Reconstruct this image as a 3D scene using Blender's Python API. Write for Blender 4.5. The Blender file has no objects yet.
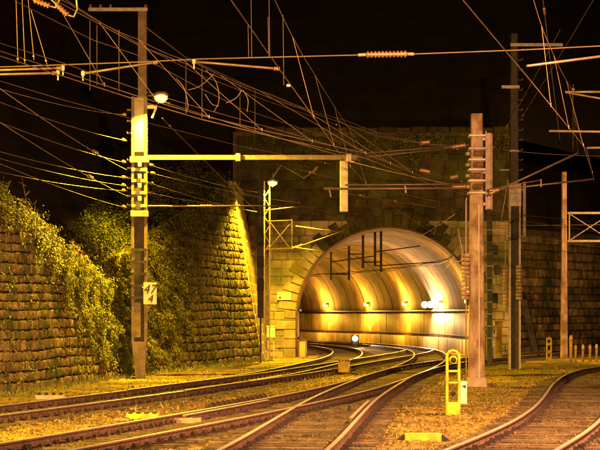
import bpy, bmesh, math, random
import numpy as np
from mathutils import Vector, Matrix

random.seed(7)
RNG = np.random.default_rng(11)
SC = bpy.context.scene
COL = SC.collection

# ------------------------------------------------------------------ camera
EYE = 2.04            # eye height above the sleepers, metres
FPX = 2000.0          # focal length in pixels of a 600 px wide frame
HOR = 315.0           # horizon row in the 600x450 frame
cd = bpy.data.cameras.new('camera'); cam = bpy.data.objects.new('camera', cd); COL.objects.link(cam)
cam.location = (0, 0, EYE); cam.rotation_euler = (math.pi / 2, 0, 0)
cd.sensor_width = 36.0; cd.lens = 36.0 * FPX / 600.0
cd.shift_y = (HOR - 225.0) / 600.0
cd.clip_start = 0.5; cd.clip_end = 3000
SC.camera = cam

# ------------------------------------------------------------------ world: night sky, sun far below daylight
w = bpy.data.worlds.new('World'); SC.world = w; w.use_nodes = True
nt = w.node_tree; nt.nodes.clear()
sky = nt.nodes.new('ShaderNodeTexSky'); sky.sky_type = 'NISHITA'; sky.sun_disc = False
sky.sun_elevation = math.radians(-4); sky.sun_rotation = math.radians(200)
bg1 = nt.nodes.new('ShaderNodeBackground'); bg1.inputs[1].default_value = 0.004
bg2 = nt.nodes.new('ShaderNodeBackground')          # town glow
bg2.inputs[0].default_value = (0.0032, 0.0009, 0.0005, 1); bg2.inputs[1].default_value = 1.0
add = nt.nodes.new('ShaderNodeAddShader'); out = nt.nodes.new('ShaderNodeOutputWorld')
nt.links.new(sky.outputs[0], bg1.inputs[0]); nt.links.new(bg1.outputs[0], add.inputs[0])
nt.links.new(bg2.outputs[0], add.inputs[1]); nt.links.new(add.outputs[0], out.inputs[0])

SODIUM = (1.0, 0.57, 0.015)
AMBER = (1.0, 0.42, 0.16)
WHITE = (1.0, 0.72, 0.50)
P_MAST, P_PORTAL, P_YARD, P_YARD_R, P_YARD_C, P_TUNNEL, P_WHITE = 27000, 11500, 12500, 19000, 58000, 780, 700

SC.view_settings.view_transform = 'Standard'; SC.view_settings.look = 'None'
SC.view_settings.exposure = 0.4; SC.view_settings.gamma = 1.0
SC.view_settings.use_curve_mapping = False
SC.cycles.use_denoising = True
SC.cycles.max_bounces = 5; SC.cycles.diffuse_bounces = 3; SC.cycles.glossy_bounces = 3
SC.cycles.sample_clamp_indirect = 4.0
SC.cycles.use_light_tree = True


def at(x, y, d):
    """a point seen at frame position (x, y) of the 600x450 photo and standing d metres away"""
    return Vector(((x - 300.0) * d / FPX, d, EYE + (HOR - y) * d / FPX))


def gx(x, d):
    return (x - 300.0) * d / FPX


# ------------------------------------------------------------------ materials
MATS = {}


def mat(name, c1, c2=None, rough=0.8, scale=3.0, metal=0.0, bump=0.0, bscale=30.0, stretch=None,
        rnd=0.0, island=0.0, emit=None, estr=0.0, lo=0.35, hi=0.65, detail=6, spec=0.3, stain=None, sscale=1.0):
    m = bpy.data.materials.new(name); m.use_nodes = True
    n, l = m.node_tree.nodes, m.node_tree.links
    b = n['Principled BSDF']
    b.inputs['Roughness'].default_value = rough; b.inputs['Metallic'].default_value = metal
    b.inputs['Specular IOR Level'].default_value = spec
    geo = n.new('ShaderNodeNewGeometry')
    vec = geo.outputs['Position']
    if stretch:
        mp = n.new('ShaderNodeMapping'); mp.inputs['Scale'].default_value = stretch
        l.new(vec, mp.inputs['Vector']); vec = mp.outputs[0]
    nz = n.new('ShaderNodeTexNoise'); nz.inputs['Scale'].default_value = scale; nz.inputs['Detail'].default_value = detail
    nz.inputs['Roughness'].default_value = 0.62
    l.new(vec, nz.inputs['Vector'])
    rp = n.new('ShaderNodeValToRGB')
    rp.color_ramp.elements[0].position = lo; rp.color_ramp.elements[1].position = hi
    rp.color_ramp.elements[0].color = (*c1, 1); rp.color_ramp.elements[1].color = (*(c2 or c1), 1)
    l.new(nz.outputs[0], rp.inputs[0])
    col = rp.outputs[0]
    if stain:
        n2 = n.new('ShaderNodeTexNoise'); n2.inputs['Scale'].default_value = sscale; n2.inputs['Detail'].default_value = 5
        l.new(geo.outputs['Position'], n2.inputs['Vector'])
        r2 = n.new('ShaderNodeValToRGB'); r2.color_ramp.elements[0].position = 0.46; r2.color_ramp.elements[1].position = 0.62
        l.new(n2.outputs[0], r2.inputs[0])
        mx = n.new('ShaderNodeMixRGB'); mx.inputs[2].default_value = (*stain, 1)
        l.new(r2.outputs[0], mx.inputs[0]); l.new(col, mx.inputs[1]); col = mx.outputs[0]
    if rnd or island:
        if island:
            src = geo.outputs['Random Per Island']
        else:
            oi = n.new('ShaderNodeObjectInfo'); src = oi.outputs['Random']
        k = island or rnd
        mr = n.new('ShaderNodeMapRange'); mr.inputs[3].default_value = 1 - k; mr.inputs[4].default_value = 1 + k
        l.new(src, mr.inputs[0])
        hs = n.new('ShaderNodeHueSaturation'); l.new(mr.outputs[0], hs.inputs['Value']); l.new(col, hs.inputs['Color'])
        col = hs.outputs[0]
    l.new(col, b.inputs['Base Color'])
    if bump:
        nb = n.new('ShaderNodeTexNoise'); nb.inputs['Scale'].default_value = bscale; nb.inputs['Detail'].default_value = 4
        l.new(geo.outputs['Position'], nb.inputs['Vector'])
        bp = n.new('ShaderNodeBump'); bp.inputs['Strength'].default_value = bump; bp.inputs['Distance'].default_value = 0.03
        l.new(nb.outputs[0], bp.inputs['Height']); l.new(bp.outputs[0], b.inputs['Normal'])
    if emit:
        b.inputs['Emission Color'].default_value = (*emit, 1); b.inputs['Emission Strength'].default_value = estr
    MATS[name] = m
    return m


mat('gravel', (0.17, 0.12, 0.028), (0.52, 0.385, 0.09), 0.95, 1.3, bump=1.0, bscale=14, stain=(0.13, 0.11, 0.03), sscale=0.4)
mat('ballast', (0.05, 0.038, 0.02), (0.15, 0.115, 0.06), 0.95, 5.0, bump=1.0, bscale=16, stain=(0.055, 0.04, 0.025), sscale=0.5)
mat('stonechip', (0.10, 0.07, 0.026), (0.32, 0.23, 0.08), 0.9, 2.0, island=0.65)
mat('oilychip', (0.035, 0.026, 0.015), (0.16, 0.115, 0.06), 0.9, 1.5, island=0.6)
mat('sleeper', (0.055, 0.04, 0.028), (0.15, 0.11, 0.075), 0.85, 4.0, bump=0.5, bscale=25, rnd=0.35, stretch=(1, 1, 1))
mat('rust', (0.075, 0.042, 0.034), (0.20, 0.12, 0.098), 0.75, 9.0, bump=0.3, bscale=40)
mat('railtop', (0.70, 0.64, 0.58), (0.84, 0.79, 0.73), 0.36, 3.0, metal=0.5, spec=0.6)
mat('fastening', (0.022, 0.015, 0.012), (0.055, 0.034, 0.024), 0.7, 8.0)
mat('rubble', (0.11, 0.08, 0.035), (0.30, 0.23, 0.11), 0.95, 3.4, bump=1.0, bscale=22, rnd=0.5, stain=(0.075, 0.085, 0.025), sscale=0.8)
mat('mortar', (0.07, 0.055, 0.03), (0.17, 0.13, 0.07), 1.0, 3.0, bump=0.6)
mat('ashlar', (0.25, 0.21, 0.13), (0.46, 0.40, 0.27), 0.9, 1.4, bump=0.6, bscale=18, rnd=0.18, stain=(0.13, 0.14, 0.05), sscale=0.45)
mat('mossy_dim', (0.026, 0.024, 0.011), (0.075, 0.066, 0.03), 0.95, 1.7, bump=0.7, bscale=18, rnd=0.3, stain=(0.06, 0.075, 0.02), sscale=0.6)  # moss tone with the unlit upper portal's darkness mixed into the colour
mat('coping', (0.30, 0.25, 0.16), (0.45, 0.38, 0.25), 0.9, 2.5, bump=0.4, rnd=0.15)
mat('lining', (0.17, 0.105, 0.05), (0.46, 0.31, 0.16), 0.9, 0.9, bump=0.25, bscale=8, stretch=(1.6, 1.6, 0.3), stain=(0.16, 0.10, 0.055), sscale=0.5, rnd=0.10, lo=0.32, hi=0.7, spec=0.45)
mat('lowwall', (0.34, 0.25, 0.10), (0.62, 0.48, 0.22), 0.72, 1.2, bump=0.15, bscale=10, stretch=(1.3, 1.3, 0.3), rnd=0.12, stain=(0.30, 0.20, 0.09), sscale=0.8, spec=0.45)
mat('concrete', (0.28, 0.20, 0.165), (0.58, 0.44, 0.37), 0.85, 2.0, bump=0.35, stretch=(4, 4, 0.6), stain=(0.24, 0.15, 0.11), sscale=2.2)
mat('paleconcrete', (0.42, 0.36, 0.30), (0.58, 0.50, 0.42), 0.8, 3.0, bump=0.2)
mat('steel', (0.30, 0.27, 0.24), (0.46, 0.42, 0.37), 0.5, 6.0, metal=0.35, bump=0.1)
mat('darksteel', (0.03, 0.028, 0.025), (0.07, 0.06, 0.05), 0.6, 6.0, metal=0.2)
mat('greensteel', (0.06, 0.075, 0.05), (0.12, 0.14, 0.09), 0.6, 5.0)
mat('tube', (0.16, 0.12, 0.10), (0.25, 0.19, 0.155), 0.5, 5.0, metal=0.5)
mat('wire', (0.22, 0.155, 0.125), (0.34, 0.25, 0.20), 0.5, 1.0, metal=0.4)
mat('porcelain', (0.20, 0.10, 0.065), (0.28, 0.15, 0.09), 0.2, 4.0, spec=0.6)
mat('yellow', (0.68, 0.50, 0.03), (0.80, 0.62, 0.05), 0.6, 6.0, stain=(0.46, 0.34, 0.05), sscale=5.0)
mat('beamsteel', (0.14, 0.11, 0.075), (0.26, 0.20, 0.13), 0.6, 4.0, bump=0.15)
mat('black', (0.012, 0.012, 0.012), (0.03, 0.03, 0.03), 0.6, 5.0)
mat('white', (0.62, 0.58, 0.52), (0.76, 0.73, 0.68), 0.6, 4.0)
mat('leaf', (0.04, 0.055, 0.008), (0.12, 0.135, 0.02), 0.55, 2.2, island=0.6, spec=0.4)
mat('paleleaf', (0.16, 0.20, 0.04), (0.30, 0.31, 0.07), 0.5, 2.2, island=0.5, spec=0.45)
mat('ivyleaf', (0.09, 0.10, 0.015), (0.32, 0.31, 0.06), 0.5, 1.6, island=0.7, spec=0.4)
mat('dryleaf', (0.18, 0.10, 0.03), (0.30, 0.18, 0.05), 0.7, 3.0, island=0.4)
mat('straw', (0.20, 0.16, 0.06), (0.34, 0.27, 0.11), 0.8, 3.0, island=0.3)
mat('bark', (0.03, 0.022, 0.014), (0.07, 0.052, 0.034), 0.95, 8.0, bump=0.6)
mat('soil', (0.014, 0.012, 0.006), (0.03, 0.028, 0.012), 1.0, 0.8, bump=0.8, bscale=6)
mat('sodium_lens', (0.9, 0.8, 0.4), rough=0.3, emit=(1.0, 0.72, 0.03), estr=16)
mat('tunnel_lens', (0.9, 0.8, 0.4), rough=0.3, emit=(1.0, 0.70, 0.06), estr=14)
mat('white_lens', (0.9, 0.9, 0.85), rough=0.3, emit=(1.0, 0.90, 0.78), estr=60)


# ------------------------------------------------------------------ mesh helpers
def tag(o, label=None, cat=None, group=None, kind=None):
    if label: o['label'] = label
    if cat: o['category'] = cat
    if group: o['group'] = group
    if kind: o['kind'] = kind
    return o


def thing(name, label, cat, loc=(0, 0, 0), group=None):
    o = bpy.data.objects.new(name, None); COL.objects.link(o)
    o.location = loc; o.empty_display_size = 0.2
    return tag(o, label, cat, group)


def place(o, parent, world_matrix=None):
    """link o; its geometry is written in world space unless a matrix is given; parents carry only a location"""
    COL.objects.link(o)
    off = Vector((0, 0, 0)); p = parent
    base = parent
    while base is not None:
        off += base.location; base = base.parent
    M = world_matrix or Matrix.Identity(4)
    if parent is not None:
        o.parent = parent
        M = Matrix.Translation(-off) @ M
    o.matrix_basis = M
    return o


class MB:
    """collects shapes in world space and links them as ONE mesh object whose origin is its own base"""
    def __init__(self):
        self.v, self.f, self.mi, self.sm = [], [], [], []
        self.cur = 0

    def add(self, vs, fs, smooth=False):
        o = len(self.v); self.v += [tuple(p) for p in vs]
        for f in fs:
            self.f.append([i + o for i in f]); self.mi.append(self.cur); self.sm.append(smooth)
        return self

    def box(self, lo, hi):
        (a, b, c), (d, e, g) = lo, hi
        vs = [(a, b, c), (d, b, c), (d, e, c), (a, e, c), (a, b, g), (d, b, g), (d, e, g), (a, e, g)]
        return self.add(vs, [(0, 3, 2, 1), (4, 5, 6, 7), (0, 1, 5, 4), (1, 2, 6, 5), (2, 3, 7, 6), (3, 0, 4, 7)])

    def cbox(self, c, s):
        return self.box((c[0] - s[0] / 2, c[1] - s[1] / 2, c[2] - s[2] / 2), (c[0] + s[0] / 2, c[1] + s[1] / 2, c[2] + s[2] / 2))

    def bevbox(self, c, s, b=0.012):
        bm = bmesh.new(); bmesh.ops.create_cube(bm, size=1)
        for v in bm.verts: v.co = Vector((v.co.x * s[0] + c[0], v.co.y * s[1] + c[1], v.co.z * s[2] + c[2]))
        bmesh.ops.bevel(bm, geom=bm.edges[:], offset=min(b, min(s) * 0.4), segments=1, affect='EDGES')
        bm.verts.index_update()
        self.add([v.co[:] for v in bm.verts], [[v.index for v in f.verts] for f in bm.faces]); bm.free()
        return self

    def bar(self, a, b, w, h=None):
        """rectangular bar from a to b"""
        a, b = Vector(a), Vector(b); h = h or w
        t = (b - a).normalized()
        up = Vector((0, 0, 1)) if abs(t.z) < 0.95 else Vector((0, 1, 0))
        s = t.cross(up).normalized() * w / 2; u = s.cross(t).normalized() * h / 2
        vs = [a - s - u, a + s - u, a + s + u, a - s + u, b - s - u, b + s - u, b + s + u, b - s + u]
        return self.add(vs, [(0, 3, 2, 1), (4, 5, 6, 7), (0, 1, 5, 4), (1, 2, 6, 5), (2, 3, 7, 6), (3, 0, 4, 7)])

    def tube(self, pts, r, n=6, caps=True):
        pts = [Vector(p) for p in pts]; rings = []
        rr = r if isinstance(r, (list, tuple)) else [r] * len(pts)
        vs, fs = [], []
        ref = None
        for i, p in enumerate(pts):
            t = (pts[min(i + 1, len(pts) - 1)] - pts[max(i - 1, 0)])
            t = t.normalized() if t.length > 1e-9 else Vector((0, 0, 1))
            if ref is None:
                ref = Vector((0, 0, 1)) if abs(t.z) < 0.9 else Vector((1, 0, 0))
            s = t.cross(ref).normalized(); u = s.cross(t).normalized(); ref = u
            for k in range(n):
                a = 2 * math.pi * k / n
                vs.append(p + s * math.cos(a) * rr[i] + u * math.sin(a) * rr[i])
        for i in range(len(pts) - 1):
            for k in range(n):
                k2 = (k + 1) % n
                fs.append((i * n + k, i * n + k2, (i + 1) * n + k2, (i + 1) * n + k))
        if caps:
            fs.append(tuple(range(n))[::-1]); fs.append(tuple((len(pts) - 1) * n + k for k in range(n)))
        return self.add(vs, fs, smooth=(n > 5))

    def disc_stack(self, a, b, n, r1, r2, k=8):
        """ribbed insulator: sheds between a and b"""
        a, b = Vector(a), Vector(b); pts, rr = [], []
        for i in range(n * 2 + 1):
            pts.append(a.lerp(b, i / (2 * n))); rr.append(r1 if i % 2 == 0 else r2)
        return self.tube(pts, rr, k)

    def prism(self, poly, axis_from, axis_to):
        """poly: list of (x,z) -> extruded along y from axis_from to axis_to"""
        n = len(poly)
        vs = [(x, axis_from, z) for x, z in poly] + [(x, axis_to, z) for x, z in poly]
        fs = [tuple(range(n)), tuple(range(2 * n - 1, n - 1, -1))]
        for i in range(n):
            j = (i + 1) % n; fs.append((i, i + n, j + n, j))
        return self.add(vs, fs)

    def build(self, name, mats, parent=None):
        mats = mats if isinstance(mats, (list, tuple)) else [mats]
        c = np.array(self.v); o = np.array([(c[:, 0].min() + c[:, 0].max()) / 2, (c[:, 1].min() + c[:, 1].max()) / 2, c[:, 2].min()])
        me = bpy.data.meshes.new(name)
        me.from_pydata([tuple(p) for p in (c - o)], [], self.f)
        for m in mats: me.materials.append(MATS[m])
        if len(mats) > 1: me.polygons.foreach_set('material_index', self.mi)
        if any(self.sm): me.polygons.foreach_set('use_smooth', self.sm)
        me.update()
        return place(bpy.data.objects.new(name, me), parent, Matrix.Translation(Vector(o)))


def np_mesh(name, V, F, matname, parent=None, smooth=False):
    me = bpy.data.meshes.new(name)
    V = np.asarray(V, dtype=np.float64)
    F = np.asarray(F, dtype=np.int32); k = F.shape[1]
    me.vertices.add(len(V)); me.vertices.foreach_set('co', V.astype(np.float32).ravel())
    me.loops.add(F.size); me.loops.foreach_set('vertex_index', F.ravel())
    me.polygons.add(len(F)); me.polygons.foreach_set('loop_start', np.arange(0, F.size, k, dtype=np.int32))
    me.polygons.foreach_set('loop_total', np.full(len(F), k, dtype=np.int32))
    me.update(calc_edges=True); me.validate()
    me.materials.append(MATS[matname])
    if smooth: me.polygons.foreach_set('use_smooth', [True] * len(F))
    return place(bpy.data.objects.new(name, me), parent)


def light(name, loc, col, power, parent, size=0.12, kind='POINT', aim=None, cone=150, blend=0.6):
    ld = bpy.data.lights.new(name, kind); ld.color = col; ld.energy = power; ld.shadow_soft_size = size
    o = bpy.data.objects.new(name, ld)
    M = Matrix.Translation(Vector(loc))
    if kind == 'SPOT':
        ld.spot_size = math.radians(cone); ld.spot_blend = blend
        q = (Vector(aim) - Vector(loc)).to_track_quat('-Z', 'Y'); M = M @ q.to_matrix().to_4x4()
    place(o, parent, M)
    return o


def vnoise(x, y, s=1.0, seed=0):
    """cheap smooth value noise on numpy arrays"""
    x = np.asarray(x, float) * s + seed * 17.3; y = np.asarray(y, float) * s + seed * 9.1
    return (np.sin(x * 1.7 + 1.3 * np.sin(y * 0.9)) + np.sin(y * 2.1 + 1.7 * np.sin(x * 0.7 + 2)) + np.sin((x + y) * 3.3 + np.sin(y * 2.3))) / 3


# ------------------------------------------------------------------ tunnel axis and track paths
TC, TR, TZ, TD = 4.4, 4.65, 1.85, 100.0      # centre, radius, springing height, portal distance
ax_s = np.arange(0, 112, 0.5)
th = 0.045 - ax_s / 142.0
ax_x = TC + np.concatenate([[0], np.cumsum(np.sin(th[:-1]) * 0.5)])
ax_d = TD + np.concatenate([[0], np.cumsum(np.cos(th[:-1]) * 0.5)])


def axis(s, off=0.0):
    x = np.interp(s, ax_s, ax_x); d = np.interp(s, ax_s, ax_d); t = np.interp(s, ax_s, th)
    return x + off * math.cos(t), d - off * math.sin(t), t


def path(pts, tunnel_off=None):
    """(distance, x) knots -> smooth polyline sampled every 0.5 m"""
    P = [(x, d) for d, x in pts]
    if tunnel_off is not None:
        for s in np.arange(1.0, 100, 1.5):
            x, d, _ = axis(s, tunnel_off); P.append((x, d))
    P = np.array(P); seg = np.r_[0, np.cumsum(np.hypot(*np.diff(P, axis=0).T))]
    t = np.arange(0, seg[-1], 0.5)
    Q = np.c_[np.interp(t, seg, P[:, 0]), np.interp(t, seg, P[:, 1])]
    k = 21; win = np.hanning(k + 2)[1:-1]; win /= win.sum()
    for _ in range(2):
        pad = np.vstack([2 * Q[0] - Q[1:k // 2 + 1][::-1], Q, 2 * Q[-1] - Q[-k // 2:-1][::-1]])
        Q = np.c_[np.convolve(pad[:, 0], win, 'valid'), np.convolve(pad[:, 1], win, 'valid')]
    return Q


PATHS = {
    'L': path([(16, -11.6), (30, -8.3), (38.4, -6.3), (48, -4.05), (56, -2.4), (66, -0.75), (73, 0.1), (80, 0.95), (90, 1.9), (98, 2.32)], -2.05),
    'R': path([(12, -2.1), (20, -1.25), (27.7, -0.37), (44.5, 0.9), (52, 1.65), (60.3, 2.55), (70.6, 3.9), (79.6, 4.95), (89, 5.8), (98, 6.4)], 2.05),
    'D': path([(14, -7.5), (24, -4.95), (29.2, -3.65), (39.4, -1.2), (47.3, 0.45), (52, 1.33), (58, 2.2), (64, 3.05), (70.6, 3.9)]),
    'C': path([(50, -3.6), (56, -2.4), (64.5, -0.45), (76.3, 1.5), (84, 2.8), (94, 4.55), (102, 5.85), (110, 6.65)]),
    'E': path([(58, 2.3), (62, 2.75), (73, 4.35), (81, 6.0), (90, 8.7), (100, 12.3), (106, 14.9), (118, 20.5), (140, 31)]),
    'F': path([(12, -1.0), (20, 0.85), (27.7, 2.73), (32.5, 3.92), (36.7, 4.8), (40.2, 5.45), (46.5, 6.45), (55, 7.7), (64.5, 9.35), (70.6, 10.8), (80, 14.0), (95, 20.5)]),
}


def pnear(P, x, d):
    return np.sqrt(((P - np.array([x, d])) ** 2).sum(1)).min()


def frame_at(P, s):
    i = min(max(s / 0.5, 0), len(P) - 1.001); a = int(i); f = i - a
    p = P[a] * (1 - f) + P[a + 1] * f; t = P[a + 1] - P[a]; t = t / np.hypot(*t)
    return p, t


def in_view(x, d, m=30):
    px = 300 + x * FPX / d
    return d > 20 and -m < px < 600 + m


# ------------------------------------------------------------------ ground
gnx, gnd = 150, 170
xs = np.concatenate([np.linspace(-400, -20, 16), np.linspace(-19, 24, gnx), np.linspace(26, 400, 16)])
ds = np.concatenate([np.linspace(-60, 18, 10), np.linspace(19, 130, gnd), np.linspace(134, 900, 24)])
GX, GD = np.meshgrid(xs, ds)
GZ = -0.055 + 0.028 * vnoise(GX, GD, 0.9) + 0.018 * vnoise(GX, GD, 3.1, 2)
nx = len(xs)
idx = np.arange(len(ds) * nx).reshape(len(ds), nx)
F = np.stack([idx[:-1, :-1], idx[:-1, 1:], idx[1:, 1:], idx[1:, :-1]], -1).reshape(-1, 4)
tag(np_mesh('ground', np.stack([GX, GD, GZ], -1).reshape(-1, 3), F, 'gravel', smooth=True), kind='structure')

# ------------------------------------------------------------------ tracks
RAILP = [(-0.07, 0), (0.07, 0), (0.07, 0.014), (0.014, 0.026), (0.012, 0.085), (0.036, 0.096), (0.036, 0.122), (0.030, 0.131),
         (-0.030, 0.131), (-0.036, 0.122), (-0.036, 0.096), (-0.012, 0.085), (-0.014, 0.026), (-0.07, 0.014)]


def make_rail(P, off, z, i0, i1, parent, label=None):
    T = np.gradient(P, axis=0); T /= np.hypot(T[:, 0], T[:, 1])[:, None]
    N = np.c_[T[:, 1], -T[:, 0]]
    C = (P + N * off)[i0:i1]; N = N[i0:i1]
    mb = MB(); n = len(RAILP); vs = []
    for c, nn in zip(C, N):
        for a, h in RAILP: vs.append((c[0] + nn[0] * a, c[1] + nn[1] * a, z + h))
    fs, mi = [], []
    for i in range(len(C) - 1):
        for k in range(n):
            k2 = (k + 1) % n
            fs.append((i * n + k, i * n + k2, (i + 1) * n + k2, (i + 1) * n + k)); mi.append(1 if k in (6, 7, 8) else 0)
    fs.append(tuple(range(n))[::-1]); mi.append(0)
    mb.add(vs, fs); mb.mi = mi
    o = mb.build('rail', ['rust', 'railtop'], parent)
    if label: o['label'] = label
    return o


def sleeper_mesh(seed):
    r = random.Random(seed); L, W, H = 2.6, 0.25, 0.14
    vs, n = [], 6
    prof = [(-W / 2, -H), (-W / 2, -0.012), (-W / 2 + 0.015, 0), (W / 2 - 0.015, 0), (W / 2, -0.012), (W / 2, -H)]
    for i in range(5):
        x = -L / 2 + L * i / 4
        for a, h in prof: vs.append((x, a + r.uniform(-.008, .008), h + r.uniform(-.004, .004)))
    fs = []
    for i in range(4):
        for k in range(5):
            fs.append((i * n + k, i * n + k + 1, (i + 1) * n + k + 1, (i + 1) * n + k))
    fs.append(tuple(range(n))); fs.append(tuple(range(4 * n, 5 * n))[::-1])
    me = bpy.data.meshes.new('sleeper'); me.from_pydata(vs, [], fs); me.materials.append(MATS['sleeper'])
    return me


SLEEP = [sleeper_mesh(i) for i in range(6)]
TINFO = {   # label, z lift, first/last sample, follow track for which sleepers are shared
    'L': ('leftmost railway track running below the stone wall into the tunnel', 0.0, None, None),
    'R': ('railway track through the centre foreground into the right side of the tunnel', 0.006, None, None),
    'D': ('railway track from the bottom left corner merging into the centre track', 0.012, 'R', None),
    'C': ('crossover track linking the leftmost track with the centre track', 0.018, 'LR', None),
    'E': ('siding track leaving the centre track to the right behind the concrete masts', 0.024, 'R', None),
    'F': ('curving railway track at the right edge of the yard', 0.003, None, None),
}
fast_unit = []


def fastening_geo(mb, p, t, z):
    n = np.array([t[1], -t[0]])
    for off in (-0.7525, 0.7525):
        c = p + n * off
        def bx(o1, w, l, z0, z1):
            cc = c + n * o1
            vs = []
            for zz, k in ((z0, 1.0), (z1, 0.7)):
                for a, b in ((-1, -1), (1, -1), (1, 1), (-1, 1)):
                    q = cc + n * a * w / 2 * k + t * b * l / 2 * k; vs.append((q[0], q[1], zz))
            mb.add(vs, [(4, 5, 6, 7), (0, 1, 5, 4), (1, 2, 6, 5), (2, 3, 7, 6), (3, 0, 4, 7)])
        bx(0.0, 0.38, 0.17, z - 0.005, z + 0.02)
        for o1 in (-0.115, 0.115): bx(o1 * random.uniform(.95, 1.12), 0.10 * random.uniform(.8, 1.2), random.uniform(.08, .15), z + 0.0, z + random.uniform(.05, .09))


for key, (label, lift, share, _) in TINFO.items():
    P = PATHS[key]
    root = thing('railway_track', label, 'track', (float(P[0, 0]), float(P[0, 1]), 0), 'railway tracks')
    # ballast bed: a low trapezoid following the track
    T = np.gradient(P, axis=0); T /= np.hypot(T[:, 0], T[:, 1])[:, None]; N = np.c_[T[:, 1], -T[:, 0]]
    prof = [(-1.75, -0.16), (-1.38, -0.035), (-0.7, -0.048), (0, -0.042), (0.7, -0.048), (1.38, -0.035), (1.75, -0.16)]
    V = np.concatenate([np.c_[P + N * a, np.full(len(P), h + lift * 0.6 + 0.012) + 0.012 * vnoise(P[:, 0] * 2 + a * 7, P[:, 1] * 2)] for a, h in prof]).reshape(len(prof), len(P), 3)
    ii = np.arange(len(prof) * len(P)).reshape(len(prof), len(P))
    F = np.stack([ii[:-1, :-1], ii[1:, :-1], ii[1:, 1:], ii[:-1, 1:]], -1).reshape(-1, 4)
    bed = np_mesh('ballast_bed', V.reshape(-1, 3), F, 'ballast', root, smooth=True)
    # sleepers + fastenings
    n_s = 0; mb = MB(); s = 0.3
    while s < len(P) * 0.5 - 1:
        p, t = frame_at(P, s); s += 0.62
        if not in_view(p[0], p[1], 90): continue
        if any(pnear(PATHS[k], p[0], p[1]) < 0.25 for k in (share or '')): continue
        fastening_geo(mb, p, t, 0.005 + lift)
        if any(pnear(PATHS[k], p[0], p[1]) < 0.95 for k in (share or '')): continue
        if n_s < 290:
            n_s += 1
            o = bpy.data.objects.new('sleeper', SLEEP[random.randrange(6)])
            n = np.array([t[1], -t[0]])
            ang = math.atan2(n[1], n[0]) + random.uniform(-.012, .012)
            place(o, root, Matrix.Translation((p[0], p[1], 0.004 + lift + random.uniform(-.006, .0))) @ Matrix.Rotation(ang, 4, 'Z') @ Matrix.Diagonal((random.uniform(.97, 1.02), 1, 1, 1)))
    tag(mb.build('rail_fastening', 'fastening', root), kind='stuff')
    for off in (-0.7525, 0.7525):
        make_rail(P, off, 0.022 + lift, 0, len(P), root)
# check rails beside the crossing where track D meets the centre track
for (kk, off, a, b) in (('R', 0.615, 37, 45), ('D', -0.615, 38, 45), ('L', 0.615, 58, 64)):
    P = PATHS[kk]; ia = int(np.argmin(abs(P[:, 1] - a))); ib = int(np.argmin(abs(P[:, 1] - b)))
    nm = {'R': 'centre', 'D': 'merging', 'L': 'leftmost'}[kk]
    r = make_rail(P, off * 0.99, 0.015, ia, ib, None)
    r.name = 'check_rail'
    tag(r, 'short check rail inside the %s rail of the %s track' % ('left' if off < 0 else 'right', nm), 'rail', 'check rails at the points')


# ------------------------------------------------------------------ loose ballast (uncountable)
def stones_np(n, dmin, dmax, size, seed, keep=None):
    r = np.random.default_rng(seed)
    d = dmin * (dmax / dmin) ** r.random(n)
    x = (r.random(n) - 0.5) * 1.12 * 600 * d / FPX
    if keep is not None:
        k = keep(x, d); x, d = x[k], d[k]
    n = len(x)
    base = np.array([[-1, -1, -1], [1, -1, -1], [1, 1, -1], [-1, 1, -1], [-.8, -.8, 1], [.8, -.8, 1], [.8, .8, 1], [-.8, .8, 1]], float) * 0.5
    q = np.array([(0, 1, 5, 4), (1, 2, 6, 5), (2, 3, 7, 6), (3, 0, 4, 7), (4, 5, 6, 7)])
    V = base[None] + (r.random((n, 8, 3)) - 0.5) * 0.55
    V *= (size * (0.55 + 0.9 * r.random(n) ** 2))[:, None, None] * np.array([1, 1, 0.75])
    a = r.random(n) * 6.28; ca, sa = np.cos(a)[:, None], np.sin(a)[:, None]
    tl = (r.random(n) - .5)[:, None] * 0.9
    z = V[:, :, 2] + V[:, :, 0] * tl
    X = V[:, :, 0] * ca - V[:, :, 1] * sa + x[:, None]; Y = V[:, :, 0] * sa + V[:, :, 1] * ca + d[:, None]
    gz = -0.055 + 0.028 * vnoise(x, d, 0.9) + 0.018 * vnoise(x, d, 3.1, 2)
    return np.stack([X, Y, z + gz[:, None]], -1), q, x, d


def dist_tracks(x, d):
    m = np.full(len(x), 99.0)
    for k, P in PATHS.items():
        xi = np.interp(d, P[:, 1], P[:, 0], left=-99, right=99); m = np.minimum(m, abs(x - xi))
    return m


def keep_out(x, d):
    m = dist_tracks(x, d); r = np.random.default_rng(5).random(len(x))
    pat = vnoise(x, d, 0.55, 4)
    return (m < 2.6) | (r < 0.18 + 0.5 * (pat > 0.25)) & (x > -30)


VV, q, sx, sd = stones_np(120000, 25, 80, 0.036, 3, keep_out)
m = dist_tracks(sx, sd); lift = np.where(m < 1.5, 0.03, 0.0); VV[:, :, 2] += lift[:, None]
for sel, mt_, lb in ((m >= 1.3, 'stonechip', 'loose pale ballast stones strewn beside the tracks'), (m < 1.3, 'oilychip', 'loose dark oily ballast stones lying between the rails')):
    W_ = VV[sel]
    tag(np_mesh('ballast_stone', W_.reshape(-1, 3), (q[None] + (np.arange(len(W_)) * 8)[:, None, None]).reshape(-1, 4), mt_), lb, 'gravel', kind='stuff')


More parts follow.
